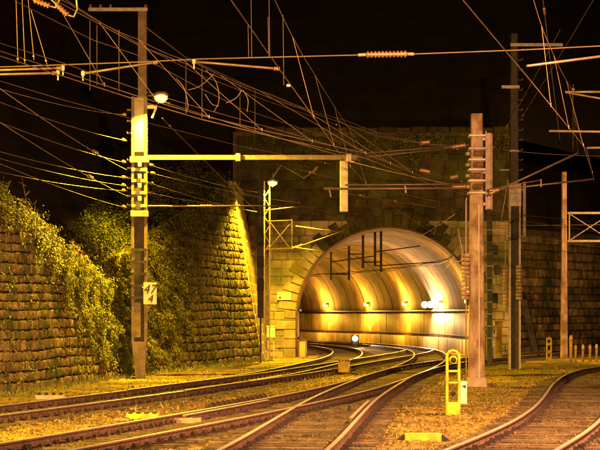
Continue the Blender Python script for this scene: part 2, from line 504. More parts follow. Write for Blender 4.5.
# ------------------------------------------------------------------ masonry
def stone_mesh(seed, matname, rough=0.35, bev=0.07):
    """unit stone: x,z in +-0.5, front at y=-1, back at y=0"""
    r = random.Random(seed)
    g = [-0.5, -0.5 + bev + r.uniform(0, .06), r.uniform(-.08, .08), 0.5 - bev - r.uniform(0, .06), 0.5]
    h = [-0.5, -0.5 + bev * 1.4 + r.uniform(0, .06), 0.5 - bev * 1.4 - r.uniform(0, .06), 0.5]
    vs, fs = [], []
    for j, z in enumerate(h):
        for i, x in enumerate(g):
            edge = i in (0, 4) or j in (0, 3)
            y = -0.55 + r.uniform(-.1, .1) if edge else -1 + r.uniform(-rough, rough)
            jx = r.uniform(-.02, .02) if edge else r.uniform(-.05, .05)
            vs.append((x + jx, y, z + r.uniform(-.025, .025)))
    W = 5
    for j in range(3):
        for i in range(4):
            fs.append((j * W + i, j * W + i + 1, (j + 1) * W + i + 1, (j + 1) * W + i))
    ring = [0, 1, 2, 3, 4, 9, 14, 19, 18, 17, 16, 15, 10, 5]
    b = len(vs)
    for k in ring: vs.append((vs[k][0], 0.0, vs[k][2]))
    for a in range(len(ring)):
        c = (a + 1) % len(ring); fs.append((ring[c], ring[a], b + a, b + c))
    me = bpy.data.meshes.new('stone'); me.from_pydata(vs, [], fs); me.materials.append(MATS[matname])
    return me


def lay_stones(parent, surf, u0, u1, zmax, course, width, variants, depth=0.12, skip=None, gap=0.03, zmin=-0.1, limit=300, piece='stone', prio=None, jit=0.0):
    """surf(u, z) -> point, tangent, up, outward normal ; zmax(u) -> wall height"""
    items = []
    z = zmin
    ci = 0
    while z < 30:
        ch = course * random.uniform(0.82, 1.2); u = u0 - random.uniform(0, width); any_ = False
        while u < u1:
            cw = width * random.uniform(0.62, 1.5)
            a, b = max(u, u0), min(u + cw, u1); u += cw
            if b - a < 0.12: continue
            uc, zc = (a + b) / 2, z + ch / 2
            if zc + ch * 0.4 > zmax(uc): continue
            any_ = True
            if skip and skip(uc, zc, b - a, ch): continue
            p, t, up, n = surf(uc, zc)
            w_, h_ = (b - a) - gap, ch - gap
            dd = depth * random.uniform(0.6, 1.25)
            rot = random.uniform(-jit, jit); zj = random.uniform(-jit, jit) * ch * .8 + (jit > .04) * 0.022 * math.sin(uc * 0.8 + zc * .5)
            t, up = t * math.cos(rot) + up * math.sin(rot), up * math.cos(rot) - t * math.sin(rot); p = p + up * zj
            w_ *= 1 - abs(jit) * random.random() * 2; h_ *= 1 - abs(jit) * random.random() * 3
            M = Matrix(((t.x * w_, -n.x * dd, up.x * h_, p.x), (t.y * w_, -n.y * dd, up.y * h_, p.y), (t.z * w_, -n.z * dd, up.z * h_, p.z), (0, 0, 0, 1)))
            key = prio(p, w_ * h_) if prio else -w_ * h_ / (p.y ** 2)
            items.append((key, M))
        z += ch
        if not any_ and z > zmin + 2: break
    items.sort(key=lambda k: k[0])
    for key, M in items[:limit]:
        o = bpy.data.objects.new(piece, random.choice(variants)); place(o, parent, M)
    rest = items[limit:]
    if rest:
        VS, FS, off = [], [], 0
        arr = [(np.array([v.co[:] for v in me.vertices]), np.array([list(p.vertices) for p in me.polygons])) for me in variants]
        for _, M in rest:
            v, f = arr[random.randrange(len(arr))]; A = np.array(M)
            VS.append(v @ A[:3, :3].T + A[:3, 3]); FS.append(f + off); off += len(v)
        tag(np_mesh(piece, np.concatenate(VS), np.concatenate(FS), variants[0].materials[0].name, parent), kind='stuff')


RUB = [stone_mesh(i, 'rubble', 0.42) for i in range(14)]
MOS_DIM = [stone_mesh(40 + i, 'mossy_dim', 0.22, 0.06) for i in range(10)]
ASH = [stone_mesh(80 + i, 'ashlar', 0.16, 0.05) for i in range(10)]
RGT = [stone_mesh(120 + i, 'rubble', 0.3) for i in range(10)]


class WallLine:
    def __init__(self, pts, batter):
        self.P = np.array(pts, float); self.seg = np.r_[0, np.cumsum(np.hypot(*np.diff(self.P, axis=0).T))]; self.L = self.seg[-1]; self.b = batter

    def surf(self, u, z):
        x = np.interp(u, self.seg, self.P[:, 0]); d = np.interp(u, self.seg, self.P[:, 1])
        i = min(np.searchsorted(self.seg, u, 'right') - 1, len(self.P) - 2); i = max(i, 0)
        t = self.P[i + 1] - self.P[i]; t = t / np.hypot(*t)
        n = Vector((t[1], -t[0], 0))            # right-hand side of the direction of travel faces the tracks
        up = (Vector((0, 0, 1)) - n * self.b).normalized()
        return Vector((x, d, 0)) - n * (self.b * z) + Vector((0, 0, z)), Vector((t[0], t[1], 0)), up, n

    def core(self, name, matname, parent, zmax, thick=1.0, inset=0.05, step=0.8, zbot=-0.4):
        us = np.arange(0, self.L + 1e-6, step); us[-1] = self.L
        V = []
        for u in us:
            hz = zmax(u)
            for z, back in ((zbot, 0), (hz, 0), (hz, 1), (zbot, 1)):
                p, t, up, n = self.surf(u, z); p = p - n * (inset + back * thick); V.append(p[:])
        F = []
        for i in range(len(us) - 1):
            for k in range(4):
                k2 = (k + 1) % 4; F.append((i * 4 + k, i * 4 + k2, i * 4 + 4 + k2, i * 4 + 4 + k))
        e = (len(us) - 1) * 4
        F += [(3, 2, 1, 0), (e, e + 1, e + 2, e + 3)]
        return np_mesh(name, V, F, matname, parent)


# left retaining wall (top sloping down towards the portal mast)
w1 = WallLine([(-14.2, 28), (-11.0, 38.5), (-7.95, 52), (-6.3, 65), (-5.95, 68.5)], 0.12)
def h1(u):
    d = w1.surf(u, 0)[0].y
    return float(np.interp(d, [28, 45, 52, 58, 64, 68], [7.0, 6.2, 5.45, 4.5, 3.1, 2.4]))
rw = thing('retaining_wall', 'rough rubble stone retaining wall at the left edge, overgrown with ivy', 'wall', (-7.95, 52, 0))
w1.core('mortar_core', 'mortar', rw, h1)
lay_stones(rw, w1.surf, float(np.interp(46, w1.P[:, 1], w1.seg)), w1.L, h1, 0.27, 0.40, RUB, 0.07, gap=0.02, limit=300, jit=0.06)

# tall wing wall next to the portal, with its return
w2 = WallLine([(-6.2, 67.3), (-4.1, 78), (-1.78, 90.7)], 0.165)
def h2(u):
    d = w2.surf(u, 0)[0].y
    return float(np.interp(d, [67.3, 72, 80, 90.7], [3.4, 4.4, 5.9, 7.9]))
ww = thing('wing_wall', 'tall battered stone wing wall left of the tunnel mouth, half covered in ivy', 'wall', (-3.7, 78, 0))
w2.core('mortar_core', 'mortar', ww, h2, thick=1.2)
lay_stones(ww, w2.surf, 0, w2.L - 0.02, h2, 0.34, 0.6, RUB, 0.065, limit=300, jit=0.05)
w3 = WallLine([(-1.78, 90.75), (-1.58, 99.4)], 0.165)
w3.core('return_core', 'mortar', ww, lambda u: 7.9, thick=0.7)
lay_stones(ww, w3.surf, 0, w3.L, lambda u: 7.95, 0.45, 0.8, [stone_mesh(200 + i, 'coping', 0.08, 0.03) for i in range(6)], 0.04, gap=0.012, piece='return_stone')
mb = MB()
p0, p1 = w3.surf(-0.2, 7.98)[0], w3.surf(w3.L, 7.98)[0]
mb.bar(p0 + Vector((-0.25, -0.1, 0.05)), p1 + Vector((-0.25, 0, 0.05)), 0.75, 0.16)
mb.build('coping', 'coping', ww)

# portal facade
FX0, FX1, FTOP = -1.55, 10.6, 11.2
portal = thing('tunnel_portal', 'arched stone portal of the railway tunnel with long voussoirs', 'tunnel', (TC, TD, 0))
N_A = 40
arch = [(TC + TR, -0.4)] + [(TC + TR * math.cos(math.pi * i / N_A), TZ + TR * math.sin(math.pi * i / N_A)) for i in range(N_A + 1)] + [(TC - TR, -0.4)]
poly = [(FX0 - 1.8, -0.4), (FX0 - 1.8, FTOP), (FX1, FTOP), (FX1, -0.4)] + arch
mb = MB(); mb.prism(poly, TD, TD + 1.4); mb.build('backing', 'mortar', portal)
def fsurf(u, z): return Vector((u, TD + 0.0, z)), Vector((1, 0, 0)), Vector((0, 0, 1)), Vector((0, -1, 0))
def fskip(u, z, w_, h_):
    if z < TZ: return abs(u - TC) < TR + w_ / 2 + 0.02
    r = math.hypot(max(abs(u - TC) - w_ * .3, 0), max(z - TZ - h_ * .3, 0)); return r < TR + 0.12
def fprio(p, a): return math.hypot(p.x - 0, p.z - 3) - a
lay_stones(portal, fsurf, FX0, FX1, lambda u: 6.9, 0.40, 0.72, ASH, 0.07, skip=fskip, gap=0.022, limit=300, prio=fprio)
lay_stones(portal, fsurf, FX0 - 1.6, FX1, lambda u: FTOP, 0.40, 0.72, MOS_DIM, 0.09, skip=fskip, gap=0.03, zmin=6.72, limit=220, piece='dimmed_stone')  # upper courses: greenish stone, dimness above the lamps painted in
def vous(a0, a1, r1, proud, mt_='ashlar'):
    r0 = TR - 0.03; g = 0.0035
    pts = [(r0, a0 + g), (r0, a1 - g), (r1, a1 - g), (r1, a0 + g)]
    P2 = [(TC + r * math.cos(a), TZ + r * math.sin(a)) for r, a in pts]
    c = (sum(p[0] for p in P2) / 4, sum(p[1] for p in P2) / 4)
    Q2 = [(c[0] + (p[0] - c[0]) * 0.88, c[1] + (p[1] - c[1]) * 0.88) for p in P2]
    y0, y1 = TD - proud, TD + 0.45
    vs = [(x, y0, z) for x, z in Q2] + [(x, y0 + 0.05, z) for x, z in P2] + [(x, y1, z) for x, z in P2]
    fs = [(3, 2, 1, 0)]
    for k in range(4):
        j = (k + 1) % 4; fs.append((k, j, j + 4, k + 4)); fs.append((k + 4, j + 4, j + 8, k + 8))
    MB().add(vs, fs).build('voussoir', mt_, portal)
NV = 35
for i in range(NV):
    long_ = 0.86 if i % 2 else 0.55
    vous(math.pi * i / NV, math.pi * (i + 1) / NV, TR + long_ + random.uniform(-.04, .04), 0.10 + random.uniform(-.02, .03) + 0.03 * (i % 2), 'mossy_dim' if 9 < i < 26 else 'ashlar')  # crown stones take the darkened colour to paint the dim arch top
for sgn in (-1, 1):
    z = -0.1; k = 0
    while z < TZ - 0.05:
        h = min(0.47, TZ - z); ww_ = 1.0 if k % 2 else 0.6
        cx = TC + sgn * (TR - 0.03 + ww_ / 2)
        MB().bevbox((cx, TD + 0.14, z + h / 2), (ww_, 0.58, h - 0.02), 0.03).build('quoin', 'ashlar', portal)
        z += h; k += 1
x = FX0 - 1.7
while x < FX1 - .3:          # a broken, uneven top course
    w_ = random.uniform(.5, 1.1)
    if random.random() < 0.72: MB().bevbox((x + w_ / 2, TD + 0.4, FTOP + 0.1), (w_ - .03, random.uniform(.9, 1.3), random.uniform(.12, .34)), 0.04).build('top_stone', 'mossy_dim', portal)  # same moss colour with the shade painted in
    x += w_
# steel edge rim and conduit along the left jamb
mb = MB(); rim = [(TC - TR + 0.07, TD - 0.05, -0.1), (TC - TR + 0.07, TD - 0.05, TZ)]
rim += [(TC - (TR - 0.07) * math.cos(math.pi * i / 24), TD - 0.05, TZ + (TR - 0.07) * math.sin(math.pi * i / 24)) for i in range(1, 25)]
mb.tube(rim, 0.055, 6); mb.build('edge_pipe', 'rust', portal)

# ------------------------------------------------------------------ tunnel bore
bore = thing('tunnel_lining', 'curving concrete tunnel lining with ring joints lit by wall lamps', 'tunnel', (TC, TD + 0.5, 0))
def profile(r, lowz=TZ):
    pts = [(r * math.cos(math.pi * i / 30), TZ + r * math.sin(math.pi * i / 30)) for i in range(31)]
    return pts
ZL = 2.36         # ledge height
a_l = math.asin((ZL - TZ) / TR)
def strip(pts, s0, s1, name, matname, parent, smooth=True, n=5):
    V, F = [], []
    for j in range(n):
        s = s0 + (s1 - s0) * j / (n - 1)
        for off, z in pts:
            x, d, _ = axis(s, off); V.append((x, d, z))
    k = len(pts)
    for j in range(n - 1):
        for i in range(k - 1): F.append((j * k + i, j * k + i + 1, (j + 1) * k + i + 1, (j + 1) * k + i))
    return np_mesh(name, V, F, matname, parent, smooth)
S = 0.5; RL = 3.6
vault = [(TR * math.cos(a_l + (math.pi - 2 * a_l) * i / 28), TZ + TR * math.sin(a_l + (math.pi - 2 * a_l) * i / 28)) for i in range(29)]
k_v = [(x / TR * 1.0, z) for x, z in vault]
def shrink(pts, dr): return [(p[0] * (TR + dr) / TR, TZ + (p[1] - TZ) * (TR + dr) / TR) for p in pts]
while S < 86:
    dr = random.uniform(-0.012, 0.012)
    ring = shrink(vault, -0.02 + dr)
    ring = [(ring[0][0] + 0.16, ring[0][1])] + ring + [(ring[-1][0] - 0.16, ring[-1][1])]
    strip(ring, S + 0.045, S + 1.755, 'lining_ring', 'lining', bore, n=4)
    S += 1.8
S = 0.5
while S < 86:
    s0, s1 = S + 0.03, S + RL - 0.03
    dr = random.uniform(-0.012, 0.012)
    for sg in (1, -1):
        e = TR - 0.05 + dr
        low = [(sg * (e + 0.12), ZL - 0.1), (sg * e, ZL - 0.11), (sg * (e - 0.02), 0.72), (sg * (e - 0.02), 0.60)]
        strip(low, s0, s1, 'wall_panel', 'lowwall', bore, smooth=False)
        ka = [(sg * (e - 0.02), 0.70), (sg * (e - 0.42), 0.70), (sg * (e - 0.42), -0.12)]
        strip(ka, s0, s1, 'walkway_kerb', 'lowwall', bore, smooth=False)
    S += RL
for sg in (1, -1):
    e = TR - 0.05
    V = [(*axis(0.52, sg * o_)[:2], z_) for o_, z_ in ((e + .05, -.12), (e - .43, -.12), (e - .43, .705), (e + .05, .705))]
    np_mesh('kerb_end', V, [(0, 1, 2, 3)], 'lowwall', bore)
back = [(TR + 0.10, -0.3)] + [(p[0] * (TR + 0.1) / TR, TZ + (p[1] - TZ) * (TR + 0.1) / TR) for p in profile(TR)] + [(-TR - 0.10, -0.3)]
strip(back, 0.9, 101, 'outer_shell', 'mortar', bore, n=60)
for sg in (1, -1):
    led = [(sg * (TR + .05), ZL), (sg * (TR - .17), ZL), (sg * (TR - .17), ZL - .13), (sg * (TR + .05), ZL - .13)]
    strip(led, 0.5, 100, 'ledge', 'darksteel', bore, smooth=False, n=60)
    mb = MB(); mb.tube([(*axis(s, sg * (TR - 0.12))[:2], 0.86) for s in np.arange(0.6, 100, 1.5)], 0.06, 6); mb.build('cable_pipe', 'rust', bore)
mb = MB(); mb.tube([(*axis(s, 3.35)[:2], 4.95 + .04 * math.sin(s)) for s in np.arange(0.6, 100, 1.5)], 0.022, 5); mb.build('vault_cable', 'darksteel', bore)

# tunnel wall lamps
def wall_s(px, off):
    ss = np.arange(0.5, 95, 0.1); v = []
    for s in ss:
        x, d, _ = axis(s, off); v.append(300 + x * FPX / d - px)
    v = np.array(v); i = np.argmin(abs(v)); return ss[i]
WORDS = ['nearest the tunnel mouth', 'second from the tunnel mouth', 'third from the tunnel mouth', 'fourth from the tunnel mouth', 'fifth from the tunnel mouth', 'farthest round the bend']
for i, px in enumerate((465, 438, 403, 365, 324)):
    s = wall_s(px, TR - 0.4)
    x, d, t = axis(s, TR - 0.05)
    nrm = Vector((-math.cos(t), math.sin(t), 0)); tg = Vector((math.sin(t), math.cos(t), 0))
    base = Vector((x, d, 2.78))
    lp = thing('tunnel_lamp', 'small yellow tunnel wall lamp above the ledge, ' + WORDS[i], 'lamp', base, 'tunnel wall lamps')
    mb = MB(); mb.bar(base - nrm * 0.25, base + nrm * 0.22 + Vector((0, 0, 0.06)), 0.05); mb.build('bracket', 'darksteel', lp)
    h = base + nrm * 0.26 + Vector((0, 0, 0.06))
    mb = MB(); mb.bar(h - tg * 0.26, h + tg * 0.26, 0.20, 0.10); mb.build('housing', 'steel', lp)
    mb = MB(); mb.bar(h - tg * 0.22 - Vector((0, 0, .10)), h + tg * 0.22 - Vector((0, 0, .10)), 0.17, 0.10); mb.build('lens', 'tunnel_lens', lp)
    light('lamp_light', h - Vector((0, 0, 0.08)) + nrm * 0.45, (1, 0.50, 0.045), P_TUNNEL, lp, 0.06)

# bright white pair on the wall
s = wall_s(423, TR - 0.9)
for k, ds_ in enumerate((-1.0, 1.0)):
    x, d, t = axis(s + ds_, TR - 0.06); nrm = Vector((-math.cos(t), math.sin(t), 0)); b = Vector((x, d, 2.62))
    fl = thing('floodlight', 'dazzling white floodlight on the tunnel wall, %s of the pair' % ('right one' if k == 0 else 'left one'), 'lamp', b, 'white floodlights')
    mb = MB(); mb.bar(b - nrm * 0.2, b + nrm * 0.45, 0.06); mb.build('bracket', 'darksteel', fl)
    h = b + nrm * 0.55 + Vector((0, 0, .05)); f = (cam.location - h).normalized()
    mb = MB(); mb.tube([h + f * 0.0, h + f * 0.10], [0.12, 0.20], 14); mb.build('housing', 'darksteel', fl)
    mb = MB(); mb.tube([h + f * 0.105, h + f * 0.13], [0.195, 0.16], 14); mb.build('lens', 'white_lens', fl)
    light('lamp_light', h + f * 0.30, WHITE, P_WHITE / 2, fl, 0.1)
# low white signal between the rails
b = Vector((gx(355, 127), 127, -0.03))
ds2 = thing('dwarf_signal', 'low white shunting signal shining between the rails in the tunnel', 'signal', b)
mb = MB(); mb.bevbox((b.x, b.y, 0.12), (0.3, 0.3, 0.3)); mb.build('foot', 'darksteel', ds2)
mb = MB(); mb.bevbox((b.x, b.y, 0.52), (0.5, 0.22, 0.5), 0.03); mb.build('housing', 'darksteel', ds2)
mb = MB(); mb.tube([(b.x, b.y - 0.111, 0.55), (b.x, b.y - 0.14, 0.55)], [0.17, 0.15], 14); mb.build('lens', 'white_lens', ds2)
light('lamp_light', (b.x, b.y - 0.2, 0.55), WHITE, 320, ds2, 0.1, 'SPOT', (b.x, b.y - 9, 0), 130, 0.5)
# dark suspension frames hung from the vault just inside the mouth
sf = thing('suspension_frame', 'dark steel wire-suspension frame hanging from the vault behind the arch', 'frame', (at(370, 275, 106)))
for x, y0, y1, d in ((331, 245, 280, 112), (349, 246, 280, 109), (363, 226, 268, 107), (375, 222, 266, 106), (381, 230, 272, 105.5)):
    mb = MB(); mb.bar(at(x, y0, d), at(x, y1, d), 0.13 if x > 340 else 0.1); mb.build('hanger', 'darksteel', sf)
for a, b_, d0, d1 in (((363, 262), (381, 262), 107, 105.5), ((331, 274), (349, 274), 112, 109), ((349, 254), (363, 254), 109, 107), ((375, 266), (436, 262), 106, 106.5), ((375, 252), (420, 246), 106, 106), ((331, 262), (375, 256), 112, 106)):
    mb = MB(); mb.bar(at(*a, d0), at(*b_, d1), 0.06); mb.build('cross_bar', 'darksteel', sf)

# ------------------------------------------------------------------ right wall beyond the siding
w4 = WallLine([(42, 150), (10.7, 103.5)], -0.0)
class RW(WallLine): pass
rwall = thing('boundary_wall', 'dim coursed stone wall beyond the siding at the right edge', 'wall', (18, 112, 0))
def s4(u, z):
    p, t, up, n = w4.surf(u, z); return p, t, up, n
def flip(u, z):
    p, t, up, n = w4.surf(u, z)
    return p, t, up, n
# direction of travel runs towards the portal so that the right-hand side faces the yard
pt, tt, uu, nn = w4.surf(5, 0)
if nn.y > 0:
    w4 = WallLine([(10.7, 103.5), (42, 150)], 0.08)
else:
    w4 = WallLine([(42, 150), (10.7, 103.5)], 0.08)
h4 = lambda u: 6.6
w4.core('mortar_core', 'mortar', rwall, h4)
L4 = w4.L
u_lo, u_hi = (L4 - 30, L4) if w4.P[0, 0] > 20 else (0, 30)
lay_stones(rwall, w4.surf, u_lo, u_hi, h4, 0.42, 0.66, RGT, 0.13, limit=300, jit=0.03)


# ------------------------------------------------------------------ hillsides
def hill(name, edge, direction, reach, rise, seed, rows=26):
    """slope starting on the polyline 'edge' and rising along 'direction'"""
    E = np.array(edge, float); seg = np.r_[0, np.cumsum(np.linalg.norm(np.diff(E, axis=0), axis=1))]
    t = np.linspace(0, seg[-1], max(int(seg[-1] / 0.9), 8))
    Q = np.stack([np.interp(t, seg, E[:, k]) for k in range(3)], -1)
    V = []
    for j in range(rows):
        f = (j / (rows - 1)) ** 1.3
        p = Q + np.array(direction)[None] * reach * f
        p[:, 2] += rise * f + 0.35 * min(1, j / 3) * vnoise(p[:, 0], p[:, 1], 0.7, seed)
        V.append(p)
    V = np.stack(V); n = len(t); ii = np.arange(rows * n).reshape(rows, n)
    F = np.stack([ii[:-1, :-1], ii[:-1, 1:], ii[1:, 1:], ii[1:, :-1]], -1).reshape(-1, 4)
    return tag(np_mesh(name, V.reshape(-1, 3), F, 'soil', smooth=True), kind='structure')


e1 = []
for u in np.linspace(0, w1.L, 20):
    p, t, up, n = w1.surf(u, h1(u)); p = p - n * 0.35 + Vector((0, 0, -0.05)); e1.append(p[:])
for u in np.linspace(2, w2.L, 14):
    p, t, up, n = w2.surf(u, h2(u)); p = p - n * 0.5 + Vector((0, 0, -0.05)); e1.append(p[:])
e1.append((-3.4, 101, 8.2))
hill('hillside', e1, (-1, 0.12, 0), 45, 30, 1)
hill('hillside', [(-14, 100, 10.9), (-3, 101, 10.9), (11, 101, 10.9), (22, 116, 10.0), (50, 150, 9)], (0.1, 1, 0), 90, 60, 2)
hill('hillside', [(10.4, 104.4, 6.4), (42, 151, 6.4), (60, 178, 6.4)], (-0.2, 1, 0), 30, 16, 3, rows=12)


# ------------------------------------------------------------------ foliage
def leaf_cloud(P, N, size, seed, flat=0.6):
    """one folded leaf (two triangles) at each point, facing roughly N"""
    r = np.random.default_rng(seed); n = len(P)
    N = N + (r.random((n, 3)) - 0.5) * 2 * (1 - flat); N /= np.linalg.norm(N, axis=1)[:, None]
    A = np.cross(N, r.random((n, 3)) - 0.5); A /= np.linalg.norm(A, axis=1)[:, None]; B = np.cross(N, A)
    s = (size * (0.6 + 0.8 * r.random(n)))[:, None]
    v0 = P - A * s * 0.5; v1 = P + B * s * 0.36 + N * s * 0.12; v2 = P + A * s * 0.55; v3 = P - B * s * 0.36 + N * s * 0.12
    V = np.stack([v0, v1, v2, v3], 1).reshape(-1, 3)
    b = np.arange(n) * 4
    F = np.concatenate([np.stack([b, b + 3, b + 2], -1), np.stack([b, b + 2, b + 1], -1)])
    return V, F


def wall_points(w, hfun, n, dens, seed, out=0.25, over=0.5):
    """n leaf positions spread over a wall face, clumped by noise"""
    r = np.random.default_rng(seed); PP, NN, have = [], [], 0
    ug = np.linspace(0, w.L, 80); hg = np.array([hfun(u) for u in ug])
    while have < n:
        u = r.random(40000) * w.L; H = np.interp(u, ug, hg); z = (H + over) * r.random(40000)
        x = np.interp(u, w.seg, w.P[:, 0]); d = np.interp(u, w.seg, w.P[:, 1])
        i = np.clip(np.searchsorted(w.seg, u, 'right') - 1, 0, len(w.P) - 2)
        t = w.P[i + 1] - w.P[i]; t = t / np.hypot(t[:, 0], t[:, 1])[:, None]
        nx_, ny_ = t[:, 1], -t[:, 0]
        cl = np.maximum(0, vnoise(u, z, 2.2, seed) + 0.45 * vnoise(u, z, 6.1, seed + 1))
        k = (r.random(40000) < dens(d, z, H)) & ((cl > 0.05) | (r.random(40000) > 0.6))
        o = 0.04 + out * (0.2 + cl) * r.random(40000) ** 0.7 + 0.12 * np.maximum(0, z - H + 0.6) - w.b * z
        PP.append(np.stack([x + nx_ * o, d + ny_ * o, z], -1)[k]); NN.append(np.stack([nx_, ny_, 0.5 + 0 * nx_], -1)[k]); have += int(k.sum())
    return np.concatenate(PP)[:n], np.concatenate(NN)[:n]


def dens1(d, z, H):
    f = z / H; k = vnoise(d, z * 1.3, 1.1, 3); k2 = vnoise(d, z * 0.35, 2.6, 8)
    lim = np.interp(d, [46, 52, 55, 57.5, 60, 62, 64.5, 68], [1.0, 0.95, 0.86, 0.76, 0.58, 0.34, 0.12, 0.0]) + 0.16 * k2
    v = np.where(f > lim - 0.08, np.clip((f - lim) * 4 + 0.5 * k, 0, 1), 0.02 + 0.05 * (k > .3))
    return np.where(f > 0.96, 0.9, v)


def dens2(d, z, H):
    k = vnoise(d, z * 1.2, 1.2, 6); k2 = vnoise(d, z * 0.3, 2.8, 5); f = z / H
    lim = np.interp(d, [66, 71, 75, 78, 82, 91], [-0.3, -0.15, 0.1, 0.45, 0.85, 1.08]) + 0.36 * k2
    return np.where(f > lim, np.clip((f - lim) * 3 + 0.35 * k + 0.2, 0, 1), 0.02)


P1, N1 = wall_points(w1, h1, 42000, dens1, 21, 0.45, 0.4)
V, F = leaf_cloud(P1, N1, 0.072, 1)
tag(np_mesh('ivy', V, F, 'paleleaf'), 'bright ivy spilling over the left retaining wall', 'ivy', kind='stuff')
P2, N2 = wall_points(w2, h2, 60000, dens2, 22, 0.5, 0.4)
V, F = leaf_cloud(P2, N2, 0.08, 2)
tag(np_mesh('ivy', V, F, 'ivyleaf'), 'dense ivy curtain hanging down the wing wall behind the lamp mast', 'ivy', kind='stuff')
# woody ivy runners
for wl, hf, ds_, lb in ((w1, h1, np.linspace(60, 67, 9), 'left retaining wall'), (w2, h2, np.linspace(69, 79, 10), 'wing wall')):
    root = thing('ivy_stem', 'thin woody ivy runners climbing the ' + lb, 'ivy', wl.surf(float(np.interp(ds_[5], wl.P[:, 1], wl.seg)), 0)[0])
    for d in ds_:
        u = float(np.interp(d, wl.P[:, 1], wl.seg)); H = hf(u); pts = []
        for q_ in range(8):
            z = H * q_ / 7 * random.uniform(.9, 1); p, t, up, n = wl.surf(min(max(u + math.sin(q_ * 1.3 + d) * .25, 0), wl.L), z); pts.append(p + n * (.14 + .05 * random.random()))
        mb = MB(); mb.tube(pts, [.015 - .0015 * q_ for q_ in range(8)], 5); mb.build('runner', 'bark', root)
# hanging ivy/moss on the upper facade
r = np.random.default_rng(4)
Pf = []
while len(Pf) < 3000:
    x = r.uniform(FX0 - 1, FX1); z = r.uniform(5.5, FTOP - 0.1)
    if vnoise(x, z * 0.4, 1.1, 9) * 0.8 + (z - 9.6) * 0.42 > r.uniform(0, 0.6) and math.hypot(x - TC, z - TZ) > TR + 0.8:
        Pf.append((x, TD - 0.12 - 0.2 * r.random(), z))
Pf = np.array(Pf); V, F = leaf_cloud(Pf, np.tile([0, -1, 0.4], (len(Pf), 1)), 0.10, 3)
tag(np_mesh('ivy', V, F, 'leaf'), 'thin dark creeper growing down the top of the portal', 'ivy', kind='stuff')


def shrub(name, label, base, rx, rz, n, leafmat, seed, size=0.14, group=None):
    r = np.random.default_rng(seed); base = Vector(base)
    root = thing(name, label, 'shrub', base, group)
    mb = MB()
    tips = []
    for k in range(7):
        a = r.random() * 6.28; e = Vector((math.cos(a) * rx * r.uniform(.3, .9), math.sin(a) * rx * r.uniform(.3, .9), rz * r.uniform(.7, 1.5)))
        mid = e * 0.5 + Vector((r.uniform(-.1, .1), r.uniform(-.1, .1), 0.12)); mb.tube([base - Vector((0, 0, .15)), base + mid, base + e], [0.03, 0.02, 0.007], 5); tips += [mid, e, e * .8, (mid + e) / 2]
    mb.build('stem', 'bark', root)
    c = np.array([tips[i][:] for i in r.integers(0, len(tips), 26)]) + (r.random((26, 3)) - .5) * rx * 0.7
    k = r.integers(0, 26, n); off = r.normal(size=(n, 3)) * rx * 0.20
    P = c[k] + off; P[:, 2] = np.maximum(P[:, 2], 0.02)
    V, F = leaf_cloud(P + np.array(base[:]), off + np.array([0.3, -0.5, 0.8]) * rx * 0.2, size, seed, 0.5)
    np_mesh('foliage', V, F, leafmat, root)
    return root


# shrubs on the bank above the left walls
SH = [(0, 198, 50.5, 0.9), (28, 205, 54, 0.8), (52, 226, 56.5, 0.9), (78, 238, 60, 1.1), (104, 246, 63, 1.1), (122, 262, 66, 1.2), (158, 245, 70.5, 1.5), (178, 236, 73, 1.5), (196, 232, 77.5, 1.6), (214, 214, 83, 1.4)]
SHL = ['low bush at the far left above the wall', 'low bush above the wall beside the tall reeds', 'leafy bush above the ivy where the wall starts to drop', 'rounded bush beside the withered brown plants', 'bush just left of the concrete lamp mast', 'dark bush behind the concrete lamp mast', 'tall bush right of the concrete lamp mast', 'broad bush above the ivy curtain', 'tall bush at the start of the bare wing wall', 'bush on top of the bare wing wall']
for i, ((x, y, d, rx), lb) in enumerate(zip(SH, SHL)):
    p = at(x, y, d); xw = p.x
    # stand it on the bank behind the wall top
    wl, hf = (w1, h1) if d < 67 else (w2, h2)
    u = float(np.interp(d, wl.P[:, 1], wl.seg)); q, t, up, n = wl.surf(u, hf(u))
    b = q - n * (0.55 + rx * 0.35) + Vector((0, 0, 0.25))
    shrub('shrub', lb, b, rx * 0.62, rx * 0.5, 1700, 'leaf', 300 + i, 0.065, 'shrubs above the retaining walls')
# undergrowth covering the bank just behind the wall tops
r = np.random.default_rng(31); PB = []
for wl, hf, n_, lo_ in ((w1, h1, 14000, 46), (w2, h2, 10000, 67)):
    u = np.interp(lo_, wl.P[:, 1], wl.seg) + r.random(n_) * (wl.L - np.interp(lo_, wl.P[:, 1], wl.seg)); ug = np.linspace(0, wl.L, 80)
    H = np.interp(u, ug, [hf(q_) for q_ in ug]); back_ = r.random(n_) ** 1.4 * 1.7
    x = np.interp(u, wl.seg, wl.P[:, 0]); d = np.interp(u, wl.seg, wl.P[:, 1])
    x = x - (wl.b * H + 0.1 + back_) * 0.97; d = d + (wl.b * H + back_) * 0.18
    hump = np.maximum(0, vnoise(u, back_ * 1.3, 1.6, 7) + .5 * vnoise(u, back_, 4.3, 9) + .35)
    z = H + back_ * 0.66 + (0.05 + hump * 0.5) * r.random(n_) ** .6
    PB.append(np.stack([x, d, z], -1)[(r.random(n_) < .35 + hump)])
PB = np.concatenate(PB); V, F = leaf_cloud(PB, np.tile([0.5, -0.5, 0.7], (len(PB), 1)), 0.085, 33, 0.45)
tag(np_mesh('undergrowth', V, F, 'leaf'), 'tangled undergrowth on the bank behind the wall tops', 'undergrowth', kind='stuff')
